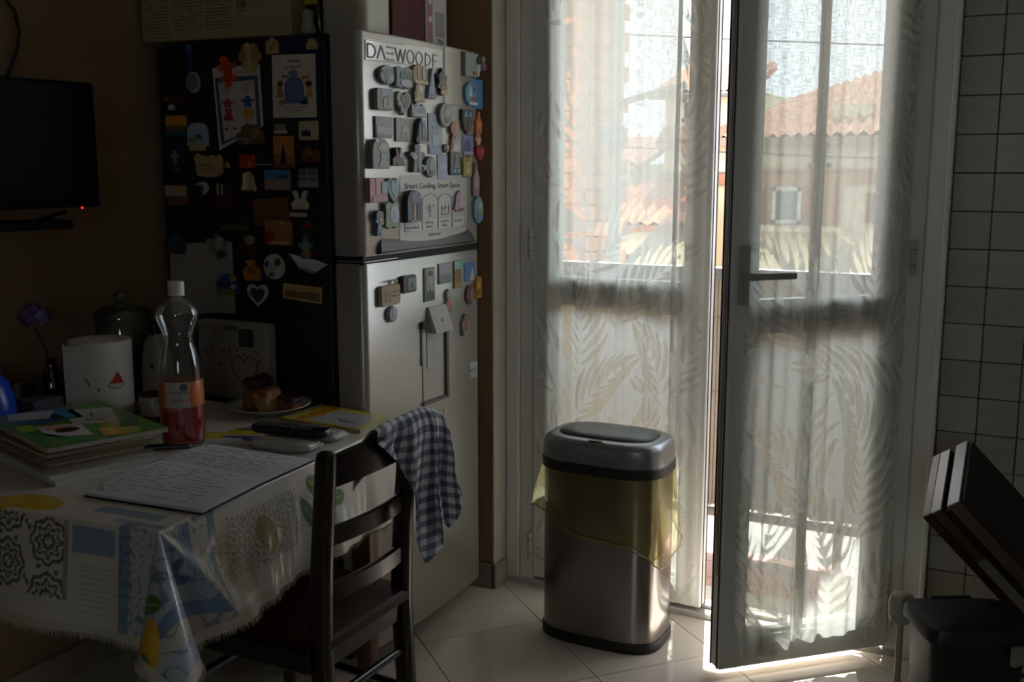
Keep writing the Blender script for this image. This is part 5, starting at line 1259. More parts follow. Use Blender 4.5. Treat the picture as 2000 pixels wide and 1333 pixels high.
# tea towel over the far end of the top rail
def towel():
    xo = -1.222
    ctrl = [  # t, top pixel, bottom pixel, outward offset at the bottom
        (0.00, (724, 842), (732, 868), .000), (0.14, (752, 824), (786, 905), .012), (0.26, (776, 815), (803, 962), .004), (0.36, (797, 806), (818, 1045), .022), (0.45, (812, 800), (836, 1103), .030),
        (0.54, (824, 797), (858, 1066), .018), (0.64, (836, 796), (862, 990), .034), (0.74, (846, 798), (878, 1032), .014), (0.87, (856, 806), (898, 990), .026), (1.0, (864, 822), (907, 968), .016)]
    def interp(t):
        for (a, b) in zip(ctrl[:-1], ctrl[1:]):
            if t <= b[0]:
                k = (t - a[0]) / (b[0] - a[0]); k = k * k * (3 - 2 * k) * .5 + k * .5
                L = lambda p, q: (p[0] + (q[0] - p[0]) * k, p[1] + (q[1] - p[1]) * k)
                return L(a[1], b[1]), L(a[2], b[2]), a[3] + (b[3] - a[3]) * k
        return ctrl[-1][1:]
    nu, nv = 90, 70
    V, UV = [], []
    for j in range(nv):
        w = j / (nv - 1)                       # 0 inner hem, .22 ridge, 1 outer hem
        for i in range(nu):
            t = i / (nu - 1)
            tp, bp, off = interp(t)
            top = onx(tp[0], tp[1], xo - .012); bot = onx(bp[0], bp[1], xo + off)
            top = Vector((top.x, top.y, top.z))
            if w < .22:
                k = 1 - w / .22
                drop = .13 * (1 - .55 * t) * k
                p = Vector((top.x - .034 * min(1, k * 3) - .010 * math.sin(t * 9) * k, top.y - .02 * k * (1 - t), top.z - drop))
                UV.append((t * .32, -k * .13))
            else:
                k = (w - .22) / .78
                p = top.lerp(bot, k)
                bulge = .016 * math.sin(PI * min(1, k * 1.6)) * (1 - k)
                fold = .010 * math.sin(t * 23 + 1.5 * k) * min(1, k * 2.2)
                p = Vector((p.x + bulge + fold + .006 * math.sin(PI * min(1, k * 4)), p.y, p.z + .006 * math.sin(PI * min(1, k * 6)) * (1 - k)))
                UV.append((t * .32 + .03 * k, k * (top - bot).length))
            V.append(p)
    F = [(j * nu + i, j * nu + i + 1, (j + 1) * nu + i + 1, (j + 1) * nu + i) for j in range(nv - 1) for i in range(nu - 1)]
    m = bpy.data.materials.new('gingham'); m.use_nodes = True; nt = m.node_tree; b = nt.nodes['Principled BSDF']; b.inputs['Roughness'].default_value = .85; b.inputs['Specular IOR Level'].default_value = .15
    at = nt.nodes.new('ShaderNodeAttribute'); at.attribute_name = 'weave'
    sp = nt.nodes.new('ShaderNodeSeparateXYZ'); nt.links.new(at.outputs['Vector'], sp.inputs[0])
    st = []
    for ax in ('X', 'Y'):
        a = nt.nodes.new('ShaderNodeMath'); a.operation = 'MULTIPLY'; a.inputs[1].default_value = 1 / .027
        fr_ = nt.nodes.new('ShaderNodeMath'); fr_.operation = 'FRACT'; g_ = nt.nodes.new('ShaderNodeMath'); g_.operation = 'GREATER_THAN'; g_.inputs[1].default_value = .5
        nt.links.new(sp.outputs[ax], a.inputs[0]); nt.links.new(a.outputs[0], fr_.inputs[0]); nt.links.new(fr_.outputs[0], g_.inputs[0]); st.append(g_)
    ad = nt.nodes.new('ShaderNodeMath'); ad.operation = 'ADD'; nt.links.new(st[0].outputs[0], ad.inputs[0]); nt.links.new(st[1].outputs[0], ad.inputs[1])
    hf = nt.nodes.new('ShaderNodeMath'); hf.operation = 'MULTIPLY'; hf.inputs[1].default_value = .5; nt.links.new(ad.outputs[0], hf.inputs[0])
    cr = nt.nodes.new('ShaderNodeValToRGB'); cr.color_ramp.interpolation = 'CONSTANT'
    cr.color_ramp.elements[0].color = lin('#dcdad8'); cr.color_ramp.elements[1].position = .75; cr.color_ramp.elements[1].color = lin('#575c74')
    e = cr.color_ramp.elements.new(.25); e.color = lin('#9092a2')
    nt.links.new(hf.outputs[0], cr.inputs[0]); nt.links.new(cr.outputs[0], b.inputs['Base Color'])
    o = mk('tea_towel', (V, F), m, None, True)
    o.data.attributes.new('weave', 'FLOAT_VECTOR', 'POINT').data.foreach_set('vector', np.array([(u, v, 0) for u, v in UV], np.float32).ravel())
    md = o.modifiers.new('thick', 'SOLIDIFY'); md.thickness = .0022; md.offset = 0
    tag(o, 'blue and white gingham tea towel draped over the chair back', 'tea towel')
towel()

# ================================================================== THINGS ON THE TABLE
paper = lambda c: mat(c, .75, noise=.05, nscale=40)
def frame2(x, y, z, rz): return Matrix.Translation((x, y, z)) @ Matrix.Rotation(rz, 4, 'Z')
# stack of books and magazines
MX, MY, MR = -1.910, 1.5955, math.radians(-19.0)
def mag(label, z, th, L0, W0, dx, dy, dr, cover, pages, name='magazine', cat='magazine', sag=0.0):
    o = tag(empty(name), label, cat, 'stack of magazines on the table'); o.matrix_world = frame2(MX, MY, z, MR + dr) @ T(dx, dy, 0)
    n = 8
    def slab(z0, z1, e, ripple=.0):
        R = []
        for i in range(n + 1):
            x = -L0 / 2 - e + (L0 + 2 * e) * i / n; zz = -sag * max(0, (i / n - .62) / .38) ** 2
            R.append([(x, -W0 / 2 - e, z0 + zz + ripple * math.sin(i * 2.1)), (x, W0 / 2 + e, z0 + zz), (x, W0 / 2 + e, z1 + zz), (x, -W0 / 2 - e, z1 + zz + ripple * math.sin(i * 2.1))])
        return loft(R)
    mk('page_block', slab(.0006, th - .0006, -.002), paper(pages), o)
    c = mk('front_cover', slab(th - .0006, th, 0), paper(cover) if isinstance(cover, str) else cover, o)
    mk('back_cover', slab(0, .0006, 0), paper(pages), o)
    return o, th, sag, L0, W0
z = CZ
mag('white exercise book at the very bottom of the magazine stack', z, .011, .33, .245, .008, -.004, .05, '#c9c6c0', '#c8c4bc', 'exercise_book', 'book'); z += .0112
mag('white exercise book second from the bottom of the magazine stack', z, .010, .33, .24, .002, -.010, .02, '#b9b6ae', '#c4c0b8', 'exercise_book', 'book'); z += .0102
names = ['third', 'fourth', 'fifth', 'sixth', 'seventh', 'eighth']
for k in range(6):
    t_ = .0062 + .001 * (k % 3)
    mag('crumpled old newspaper, %s from the bottom of the magazine stack' % names[k], z, t_, .315 - .012 * (k % 2), .25 - .006 * (k % 3), random.uniform(-.034, -.020), random.uniform(-.010, .006), random.uniform(-.06, .05), ['#8f7f6a', '#9c8c76', '#857562'][k % 3], ['#9c8a70', '#ae9c82', '#8c7a64'][k % 3], 'newspaper', 'newspaper'); z += t_ + .0004
o, *_ = mag('orange and yellow magazine sticking out behind the top one of the stack', z, .005, .27, .16, -.100, .05, .16, '#a8641c', '#a89a80'); 
mk('cover_print', prism([(-.06, -.06), (.13, -.04), (.13, .075), (-.04, .075)], .005, .0056), paper('#b9a21e'), o)
mk('cover_print', prism(scale_poly('round', .05, .04, -.02, .03), .0056, .0062), paper('#5a4a74'), o)
z += .0066
top, th, sg, L0, W0 = mag('glossy top magazine of the stack with green, blue and white cover pictures', z, .010, .37, .262, .0, .0, 0, mat('#5c8a44', .35, noise=.3, nscale=18), '#b0a898', sag=0.0)
gl = lambda c, n=.12: mat(c, .35, noise=n, nscale=30)
def tprint(nm, poly, col, k=0): 
    P = []
    for x, y in poly: P.append((x * L0, y * W0))
    v, f = prism(P, th, th + .0004 + .0002 * k)
    v = [(a, b, c - sg * max(0, ((a / L0 + .5) - .62) / .38) ** 2) for a, b, c in v]
    mk(nm, (v, f), gl(col), top)
tprint('cover_picture', [(-.49, -.30), (-.12, -.36), (-.12, .14), (-.49, .20)], '#4a76b4')
tprint('cover_picture', [(-.49, -.32), (-.30, -.40), (-.22, -.1), (-.42, .05)], '#c4cad0', 1)
tprint('cover_picture', [(-.38, .0), (-.15, -.05), (-.15, .10), (-.36, .12)], '#3a9ad0', 1)
tprint('cover_picture', [(-.30, -.05), (-.16, -.1), (-.16, .0), (-.28, .02)], '#26303c', 2)
tprint('cover_text_field', [(-.38, .10), (.04, -.04), (.14, .30), (-.26, .46)], '#d8d4ce')
tprint('cover_line', [(-.10, .14), (.0, .10), (.06, .22), (.03, .23), (-.01, .13)], '#9a9a4c', 1)
tprint('cover_line', [(-.20, .24), (-.02, .16), (-.02, .175), (-.2, .255)], '#7d7b78', 1)
tprint('cover_photo', [(-.06, -.30), (.26, -.36), (.36, -.06), (.04, .02)], '#d0c8c8')
tprint('cover_face', [(.06 + .085 * math.cos(a), -.17 + .11 * math.sin(a)) for a in [2 * PI * k / 14 for k in range(14)]], '#d8a68c', 1)
tprint('cover_hair', [(.15 + .06 * math.cos(a), -.15 + .10 * math.sin(a)) for a in [2 * PI * k / 12 for k in range(12)]], '#33241e', 2)
tprint('cover_picture', [(.10, .14), (.44, -.02), (.48, .26), (.20, .46)], '#a09c3c')
tprint('cover_picture', [(.12, .30), (.30, .20), (.34, .36), (.18, .44)], '#2e5a34', 1)
tprint('cover_picture', [(.24, .06), (.44, .0), (.46, .14), (.28, .18)], '#d8a848', 1)
tprint('cover_picture', [(.10, .22), (.22, .16), (.25, .24), (.14, .3)], '#b0a07c', 2)
tprint('cover_picture', [(-.14, -.44), (.06, -.46), (.02, -.32), (-.12, -.30)], '#a4c43c')
tprint('cover_border', [(.06, -.46), (.48, -.20), (.48, -.14), (.03, -.40)], '#3a8a5c')
STZ = z + th
# open notebook
nbk = tag(empty('notebook'), 'open notebook with handwritten pages and dark cover at the table edge', 'notebook'); nbk.matrix_world = T(0, 0, CZ)
A, B, Cc, D = Vector((-1.668, 1.408, 0)), Vector((-1.384, 1.430, 0)), Vector((-1.412, 1.634, 0)), Vector((-1.697, 1.640, 0))
E2, F2 = Vector((-1.425, 1.815, 0)), Vector((-1.712, 1.812, 0))
dk = mat('#1c1e28', .6)
mk('cover', join(prism([(p.x, p.y) for p in (A + Vector((-.004, -.004, 0)), B + Vector((.003, -.004, 0)), Cc + Vector((.003, 0, 0)), D + Vector((-.003, 0, 0)))], 0, .003), prism([(p.x, p.y) for p in (D + Vector((-.003, 0, 0)), Cc + Vector((.003, 0, 0)), E2 + Vector((.004, .004, 0)), F2 + Vector((-.004, .004, 0)))], .0002, .003)), dk, nbk)
def page(a, b, c, d, h, curl):
    """a-b outer edge, d-c spine side; pages rise slightly to the spine"""
    n = 10; R = []
    for i in range(n + 1):
        t = i / n; l = a.lerp(d, t); r = b.lerp(c, t); zz = h + curl * math.sin(PI * t * .8) * (1 - .2 * t)
        R.append([(l.x, l.y, .003), (r.x, r.y, .003), (r.x, r.y, zz), (l.x, l.y, zz)])
    return loft(R), (lambda u, v: (a.lerp(b, u).lerp(d.lerp(c, u), v), h + curl * math.sin(PI * v * .8) * (1 - .2 * v)))
for (a, b, c, d, nm, seed) in ((A, B, Cc, D, 'written_page', 3), (F2, E2, Cc, D, 'written_page', 5)):
    vf, at_ = page(a, b, c, d, .009 if nm and seed == 3 else .006, .010)
    pg = mk(nm, vf, paper('#d2cfd6'), nbk, True, 30)
    rnd = random.Random(seed); rows = []
    for r in range(11):
        v = .10 + r * .078; u = .06
        while u < .86:
            w = rnd.uniform(.02, .07)
            if rnd.random() < .62:
                p, zz = at_(u, v); q, z2 = at_(min(u + w, .9), v + rnd.uniform(-.006, .006))
                rows.append(bar((p.x, p.y, zz + .0006), (q.x, q.y, z2 + .0006), .0016, .0005))
            u += w + .012
    hw = mk('handwriting', join(*rows), mat('#a09dac', .8), pg); hw['kind'] = 'stuff'
mk('page_corner', ([tuple(A + Vector((.012, .012, .0125))), tuple(A + Vector((.04, .012, .012))), tuple(A + Vector((.006, .034, .026)))], [(0, 1, 2)]), paper('#c9c6cc'), nbk)
# pen
pen = tag(empty('pen'), 'dark blue pen lying between the magazine stack and the bottle', 'pen')
p0, p1 = Vector((-1.765, 1.655, .7945)), Vector((-1.675, 1.725, .7945))
mk('barrel', tube([p0, p0.lerp(p1, .85)], .0062, 12), mat('#141a30', .3), pen, True, 40)
mk('tip', tube([p0.lerp(p1, .85), p1], [.0058, .0015], 10), mat('#8a8a90', .3, .6), pen, True, 40)
mk('clip', bar(p0 + Vector((0, 0, .0072)), p0.lerp(p1, .4) + Vector((0, 0, .0072)), .003, .0016), mat('#1e2848', .3), pen)
# bottle with red drink
bt_ = tag(empty('drink_bottle', (-1.79, 1.80, CZ)), 'clear plastic bottle with white cap, orange label and red drink', 'bottle')
px = 2.488 / 2050
prof = [(.036, .0), (.046, .004), (.050, .018), (42 * px, .055), (42 * px, .10), (41 * px, .160), (40 * px, .185), (37 * px, .205), (33 * px, .230), (29 * px, .245), (27.5 * px, .258), (29 * px, .272), (35 * px, .290), (39.5 * px, .305), (41 * px, .318), (38 * px, .332), (30 * px, .345), (20 * px, .355), (14 * px, .362), (12.5 * px, .366), (12.5 * px, .372)]
prof = [(r, z_ * .98) for r, z_ in prof]
mk('bottle_shell', lathe(prof, 36, caps=False), thin_glass('clear_plastic', '#e4e8e6', .10, .08, .04), bt_, True)
liq = [(.02, .003)] + [(r - .0022, max(z_, .005)) for r, z_ in prof if z_ <= .10] + [(.0475, .102), (.0005, .102)]
def red_liquid():
    m = bpy.data.materials.new('red_drink'); m.use_nodes = True; b = m.node_tree.nodes['Principled BSDF']
    b.inputs['Base Color'].default_value = lin('#cc0414'); b.inputs['Roughness'].default_value = .12; b.inputs['Transmission Weight'].default_value = .25; b.inputs['IOR'].default_value = 1.33
    return m
mk('red_drink', lathe(liq, 36), red_liquid(), bt_, True, 50)
lab = [(42.6 * px, .098), (42.6 * px, .102), (41.6 * px, .156), (41.0 * px, .158)]
def label_mat():
    m = bpy.data.materials.new('label_film'); m.use_nodes = True; nt = m.node_tree; b = nt.nodes['Principled BSDF']
    tc = nt.nodes.new('ShaderNodeTexCoord'); sp = nt.nodes.new('ShaderNodeSeparateXYZ'); nt.links.new(tc.outputs['Object'], sp.inputs[0])
    cr = nt.nodes.new('ShaderNodeValToRGB'); mr = nt.nodes.new('ShaderNodeMapRange')
    at2 = nt.nodes.new('ShaderNodeMath'); at2.operation = 'ARCTAN2'
    nt.links.new(sp.outputs['Y'], at2.inputs[0]); nt.links.new(sp.outputs['X'], at2.inputs[1])
    mr.inputs['From Min'].default_value = -PI; mr.inputs['From Max'].default_value = PI
    nt.links.new(at2.outputs[0], mr.inputs['Value'])
    els = cr.color_ramp.elements; cr.color_ramp.interpolation = 'CONSTANT'
    els[0].color = lin('#b85a2a'); els[1].position = .25; els[1].color = lin('#aeaaa6'); e = els.new(.43); e.color = lin('#c06a34')
    nt.links.new(mr.outputs['Result'], cr.inputs[0]); nt.links.new(cr.outputs[0], b.inputs['Base Color']); b.inputs['Roughness'].default_value = .35
    return m
lb = mk('label', lathe(lab, 40, caps=False), label_mat(), bt_, True, 60)
va = math.atan2(-1.80, 1.79)
for L0, h_, z_, c_ in ((.052, .0075, .131, '#4c4442'), (.044, .012, .112, '#b0603c')):
    o = blurred_line('small_print', L0, h_, mat(c_, .6), lb, Matrix.Identity(4))
    for w in o.data.vertices:
        a = va + w.co.x / (42 * px); rr = 42.2 * px + .0008 + w.co.z; w.co = Vector((rr * math.cos(a), rr * math.sin(a), z_ + w.co.y))
o = mk('emblem', prism(scale_poly('round', .020, .020), 0, .0006), mat('#6c5a5a', .6), lb)
for w in o.data.vertices:
    a = va + .1 + w.co.x / (42 * px); rr = 42 * px + .0006 + w.co.z; w.co = Vector((rr * math.cos(a), rr * math.sin(a), .147 + w.co.y * .9))
mk('cap', lathe([(.0185, .355), (.0185, .385), (.0165, .388), (.002, .388)], 28), mat('#cfcdc8', .4), bt_, True, 40)
# paper towel roll
pr = tag(empty('paper_towel_roll', (-2.150, 1.888, CZ)), 'white paper towel roll printed with watermelon slices', 'paper towel')
mk('roll', lathe([(.018, .0), (.076, .0), (.077, .004), (.077, .208), (.075, .213), (.022, .214), (.018, .205)], 40, caps=False), mat('#cfcac2', .85, bump=.3, nscale=160), pr, True, 50)
mk('cardboard_core', lathe([(.0185, 0), (.0185, .207), (.0165, .207), (.0165, 0)], 24, caps=False), mat('#6c5c4a', .9), pr, True, 50)
fl_ = []
def flap(u, v):
    a = va - .55 - u * .5; r = .0778 + .020 * u
    return (r * math.cos(a), r * math.sin(a), .002 + v * (.210 - .006 * math.sin(u * PI)))
mk('loose_sheet', grid(flap, 12, 10), mat('#cfcac2', .85), pr, True)
def on_roll(nm, poly, ang, z_, col, lift=.0008):
    v, f = prism(poly, 0, .0008)
    mk(nm, ([((.0772 + lift + c) * math.cos(ang + a / .077), (.0772 + lift + c) * math.sin(ang + a / .077), z_ + b) for a, b, c in v], f), mat(col, .8), pr)
arc_ = lambda r, n=10: [(r * math.cos(PI + PI * i / n), r * .62 * math.sin(PI + PI * i / n)) for i in range(n + 1)]
on_roll('printed_melon', arc_(.023), va + .52, .108, '#7c8a5c'); on_roll('printed_melon', arc_(.020), va + .52, .1095, '#b8b09c', .0014)
on_roll('printed_melon', [(-.019, 0), (.019, 0), (.004, .030)], va + .52, .108, '#a83430', .0016)
on_roll('printed_seed', [(-.005, -.004), (.005, -.004), (0, .006)], va - .05, .096, '#8a4a44'); on_roll('printed_seed', [(-.004, -.003), (.004, -.003), (-.002, .007)], va - .75, .104, '#8a4a44')
on_roll('printed_leaf', [(-.008, .010), (-.004, .011), (.008, -.010), (.004, -.010)], va - .38, .115, '#5c6a44')
# white paper bag with hearts behind the plate
bg_ = tag(empty('paper_bag', (-2.02, 2.252, CZ)), 'white paper bag with red hearts and a dark stamp against the fridge side', 'bag')
mk('bag_body', rbox(-.128, .128, -.022, .022, .0, .222, .012, 3), mat('#8f8880', .8, noise=.06, nscale=20, bump=.2), bg_)
mk('handle_hole', xf(prism(scale_poly('rrect', .05, .014), 0, .001), frame((.0, -.0222, .205), (1, 0, 0), (0, 0, 1), (0, -1, 0))), mat('#54504c', .8), bg_)
def on_bag(nm, shape, x, z_, w, h, col): mk(nm, xf(prism(scale_poly(shape, w, h), 0, .0008), frame((x, -.0222, z_), (1, 0, 0), (0, 0, 1), (0, -1, 0))), mat(col, .8), bg_)
on_bag('printed_stamp', 'rrect', .055, .180, .052, .050, '#35352f')
for k in range(4): on_bag('stamp_line', 'rect', .038 + k * .011, .180, .003, .036, '#6a6a60')
for x, z_ in ((-.03, .140), (-.008, .138), (.02, .142), (.045, .132), (.09, .140), (.10, .115), (.07, .03), (-.04, .10), (-.075, .145), (-.09, .128)): on_bag('printed_heart', 'heart', x, z_, .011, .011, '#8a4038')
hp = unit('heart'); ring = []
for i in range(len(hp)):
    a, b = hp[i], hp[(i + 1) % len(hp)]
    ring.append(bar((.045 + a[0] * .095, -.0226, .085 + a[1] * .085), (.045 + b[0] * .095, -.0226, .085 + b[1] * .085), .004, .0012, up=(0, 1, 0)))
mk('heart_outline', join(*ring), mat('#8a4038', .8), bg_)
# plate with pastry
pl_ = tag(empty('plate', (-1.832, 2.158, CZ)), 'white china plate holding pieces of cake', 'plate')
mk('dish', lathe([(.002, .002), (.062, .001), (.068, .004), (.095, .016), (.112, .022), (.113, .0245), (.096, .0195), (.070, .008), (.060, .006), (.002, .006)], 48, caps=False), mat('#b5b3b0', .2), pl_, True)
def lump(nm, label, c, size, seed, crust, crumb, group='cake pieces on the plate'):
    rnd = random.Random(seed); bm = bmesh.new(); bmesh.ops.create_icosphere(bm, subdivisions=3, radius=1)
    ph = [rnd.uniform(0, 6) for _ in range(6)]
    for v in bm.verts:
        d = v.co.copy(); k = 1 + .16 * math.sin(3 * d.x + ph[0]) + .14 * math.sin(4 * d.y + ph[1]) + .12 * math.sin(5 * d.z + ph[2]) + .05 * math.sin(11 * d.x + ph[3])
        e = max(abs(d.x), abs(d.y), abs(d.z)); k *= (1 / e) ** .45 * .85
        v.co = Vector((d.x * size[0] * k, d.y * size[1] * k, max(-size[2] * .8, d.z * size[2] * k)))
    V = [v.co.copy() for v in bm.verts]; bm.verts.index_update(); F = [tuple(v.index for v in f.verts) for f in bm.faces]; bm.free()
    zmin = min(p.z for p in V)
    V = [p + Vector((c[0], c[1], c[2] - zmin)) for p in V]
    o = mk(nm, (V, F), mat(crumb, .9, noise=.25, nscale=60, bump=.8), None, True)
    ce = Vector((c[0], c[1], c[2] - zmin))
    top_ = [i for i, p in enumerate(V) if (p - ce).x * .3 + (p - ce).z > size[2] * .25]
    st_ = set(top_); Fc = [f for f in F if all(i in st_ for i in f)]
    used = sorted({i for f in Fc for i in f}); mp = {u: k for k, u in enumerate(used)}
    mk('crust', ([ce + (V[u] - ce) * 1.03 for u in used], [tuple(mp[i] for i in f) for f in Fc]), mat(crust, .6, noise=.2, nscale=40, bump=.4), o, True)
    tag(o, label, 'cake', group)
lump('cake_piece', 'tall dark-crusted cake piece at the left of the plate', (-1.876, 2.158, CZ + .007), (.034, .040, .050), 1, '#33180c', '#8a5c34')
lump('cake_piece', 'golden crumb cake piece in the middle of the plate', (-1.822, 2.128, CZ + .007), (.034, .030, .042), 2, '#7a4c26', '#a5804c')
lump('cake_piece', 'dark brown cake slice at the right of the plate', (-1.770, 2.165, CZ + .007), (.034, .028, .026), 5, '#2c160c', '#7a4c2a')
# yellow puzzle magazine
pz = tag(empty('puzzle_magazine'), 'yellow puzzle magazine with red title beside the plate and fridge', 'magazine'); pz.matrix_world = T(0, 0, CZ)
Q = [(-1.748, 2.085), (-1.478, 2.060), (-1.500, 2.232), (-1.712, 2.236)]
Q = [(-1.742, 2.090), (-1.480, 2.075), (-1.500, 2.226), (-1.560, 2.270), (-1.735, 2.272)]
Q = [(-1.740, 2.090), (-1.478, 2.075), (-1.500, 2.230), (-1.742, 2.262)]
mk('page_block', prism(Q, .0006, .0085), paper('#a39a78'), pz)
mk('front_cover', prism([(x * 1.0, y) for x, y in Q], .0085, .0092), mat('#b9a82c', .4, noise=.08, nscale=20), pz)
mk('back_cover', prism(Q, 0, .0006), mat('#b9a82c', .4), pz)
mk('cover_picture', prism([(-1.660, 2.095), (-1.492, 2.085), (-1.512, 2.200), (-1.650, 2.222)], .0092, .0097), mat('#a3a3a6', .4, noise=.1, nscale=20), pz)
mk('cover_strip', prism([(-1.735, 2.110), (-1.715, 2.110), (-1.718, 2.255), (-1.738, 2.255)], .0092, .0097), mat('#8f8f6a', .4), pz)
a_t = math.atan2(.16, .012)
text('lettering', 'PUZZLE', .040, mat('#a83a18', .5), pz, T(-1.672, 2.100, .0094) @ Matrix.Rotation(math.radians(86), 4, 'Z'), .0004, 1.05, 'LEFT', .001)
mk('cover_figure', prism(scale_poly('boat', .07, .03, -1.56, 2.13), .0097, .0101), mat('#77747a', .5), pz)
# tissue packets and remote
def packet(label, c, L0, W0, h, rz, n='tissue_packet'):
    o = tag(empty(n), label, 'tissues', 'tissue packets on the table'); o.matrix_world = frame2(c[0], c[1], CZ, rz)
    rings = []
    for s, z_ in ((.86, .0), (.97, h * .2), (1, h * .5), (.97, h * .8), (.84, h)):
        rings.append([(x * s, y * s, z_) for x, y in superell(L0 / 2, W0 / 2, 28, 5)])
    mk('wrapper', loft(rings), mat('#a5a29a', .25, bump=.25, nscale=35), o, True, 50)
    mk('seam', rbox(-L0 * .4, L0 * .4, -.004, .004, h - .0004, h + .0012, .0006, 1), mat('#b9b6b0', .3), o)
    for sg_ in (-1, 1): mk('end_fold', rbox(sg_ * L0 / 2 - .005, sg_ * L0 / 2 + .005, -W0 * .35, W0 * .35, h * .4, h * .6, .001, 1), mat('#b5b2ac', .3), o)
packet('white tissue packet under the near side of the remote control', (-1.555, 1.885), .16, .085, .020, .12)
packet('white tissue packet between the remote control and the yellow magazine', (-1.565, 1.995), .17, .085, .018, .05)
rm = tag(empty('remote_control'), 'black television remote control lying on the tissue packets', 'remote'); rm.matrix_world = frame2(-1.572, 1.928, CZ + .021, .10)
mk('case', loft([[(x * s, y * s, z_) for x, y in superell(.104, .023, 32, 6)] for s, z_ in ((.93, 0), (1, .004), (1, .014), (.96, .019))]), mat('#121214', .35), rm, True, 40)
for i in range(9):
    for j in range(3):
        mk('button', rbox(-.085 + i * .017, -.075 + i * .017, -.014 + j * .010, -.008 + j * .010, .0188, .0206, .0006, 1), mat('#2c2c30' if (i + j) % 4 else '#5a5a5e', .5), rm)
# clutter at the back of the table
fv = tag(empty('flower_vase', (-2.247, 1.815, CZ)), 'brown glass bottle vase behind the paper towel roll', 'vase')
mk('bottle_glass', lathe([(.028, 0), (.031, .006), (.031, .09), (.026, .12), (.013, .145), (.012, .165), (.014, .168)], 24, caps=False), thin_glass('brown_glass', '#6a4a30', .10, .05, .25, '#3a2416'), fv, True, 50)
mk('bottle_base', lathe([(.026, .001), (.026, .004)], 24), mat('#2a1a10', .4), fv)
fw = tag(empty('artificial_flower', (-2.237, 1.785, CZ)), 'purple artificial flower on a thin stem left of the paper towel roll', 'flower')
mk('stem', tube([(-.01, .03, .10), (-.006, .02, .18), (.0, -.005, .225), (.004, -.020, .255)], .0025, 8), mat('#2c3a22', .7), fw)
for k in range(26):
    ga = k * 2.39996; zc = 1 - (k + .5) / 26 * 1.5; rr = math.sqrt(max(.05, 1 - zc * zc))
    d = Vector((rr * math.cos(ga), rr * math.sin(ga), zc)).normalized()
    c = Vector((.004, -.022, .278)) + d * .026
    s1 = d.cross(Vector((0, 0, 1)));  s1 = s1.normalized() if s1.length > .01 else Vector((1, 0, 0)); s2 = s1.cross(d)
    V = [c - s2 * .014, c + s1 * .016 + d * .006, c + s2 * .016 + d * .012, c - s1 * .016 + d * .006, c + d * .003, c - d * .003]
    mk('petal', (V, [(0, 1, 4), (1, 2, 4), (2, 3, 4), (3, 0, 4), (1, 0, 5), (2, 1, 5), (3, 2, 5), (0, 3, 5)]), mat(['#5c4a7c', '#6a5a8a', '#4a3a66'][k % 3], .7), fw)
cj = tag(empty('glass_canister', (-2.222, 2.030, CZ)), 'clear glass canister with a knobbed lid behind the paper towel roll', 'jar')
gc = thin_glass('jar_glass', '#c8d4d0', .10, .04, .12, '#8a9a98')
mk('jar', lathe([(.060, 0), (.069, .004), (.070, .02), (.070, .235), (.066, .245)], 36, caps=False), gc, cj, True, 60)
mk('lid', lathe([(.072, .245), (.073, .262), (.056, .275), (.02, .283), (.012, .287), (.018, .297), (.020, .308), (.012, .318), (.001, .320)], 32, caps=False), gc, cj, True, 60)
mk('jar_base', lathe([(.064, .001), (.064, .006)], 32), mat('#6c7674', .3), cj)
mk('contents', lathe([(.065, .007), (.066, .13), (.04, .15), (.001, .152)], 28), mat('#3a3028', .8, noise=.4, nscale=40, bump=.5), cj, True, 50)
sb = tag(empty('squeeze_bottle', (-2.095, 2.025, CZ)), 'white squeeze bottle with a black cap behind the drink bottle', 'bottle')
mk('bottle_body', loft([[(x * s, y * s, z_) for x, y in superell(.042, .030, 28, 3)] for s, z_ in ((.92, 0), (1, .008), (1, .10), (.93, .15), (.72, .19), (.5, .205), (.42, .212))]), mat('#8a847c', .4), sb, True, 50)
mk('cap', lathe([(.015, .208), (.015, .235), (.010, .240), (.005, .252), (.001, .253)], 20), mat('#0e0e10', .4), sb, True, 40)
mk('printed_mark', xf(prism(scale_poly('star', .018, .018), 0, .0006), frame((.012, -.0302, .13), (1, 0, 0), (0, 0, 1), (0, -1, 0))), mat('#35322e', .7), sb)
wbx = tag(empty('wooden_box', (-2.035, 1.930, CZ)), 'small pale wooden box to the right of the paper towel roll', 'box')
wbx.rotation_euler = (0, 0, .2)
wdm = mat('#8a6230', .6, noise=.15, nscale=30)
mk('side', rbox(-.03, .03, -.022, -.018, 0, .055, .001, 1), wdm, wbx); mk('side', rbox(-.03, .03, .018, .022, 0, .055, .001, 1), wdm, wbx)
mk('side', rbox(-.03, -.026, -.018, .018, 0, .05, .001, 1), wdm, wbx); mk('side', rbox(.026, .03, -.018, .018, 0, .05, .001, 1), wdm, wbx)
mk('bottom', box(-.026, .026, -.018, .018, .001, .004), wdm, wbx)
mgo = tag(empty('mug', (-1.975, 1.890, CZ)), 'dark mug with a painted white highlight right beside the drink bottle', 'mug')
mk('cup', lathe([(.024, 0), (.030, .004), (.033, .09), (.0305, .09), (.028, .008), (.001, .006)], 28, caps=False), mat('#2c1612', .25), mgo, True, 50)
mk('painted_highlight', lathe([(.0335, .035), (.0345, .082), (.0338, .083)], 28, caps=False), mat('#8c8680', .3), mgo, True, 60)  # highlight on the dark glass, modelled as a pale ring
mk('handle', tube([(.031, -.012, .075), (.05, -.02, .07), (.055, -.022, .05), (.048, -.019, .03), (.029, -.011, .024)], .005, 10), mat('#2c1612', .25), mgo, True)
gbx = tag(empty('tissue_box', (-2.212, 1.733, CZ)), 'grey cardboard box with a dark arched opening at the far left of the table', 'box')
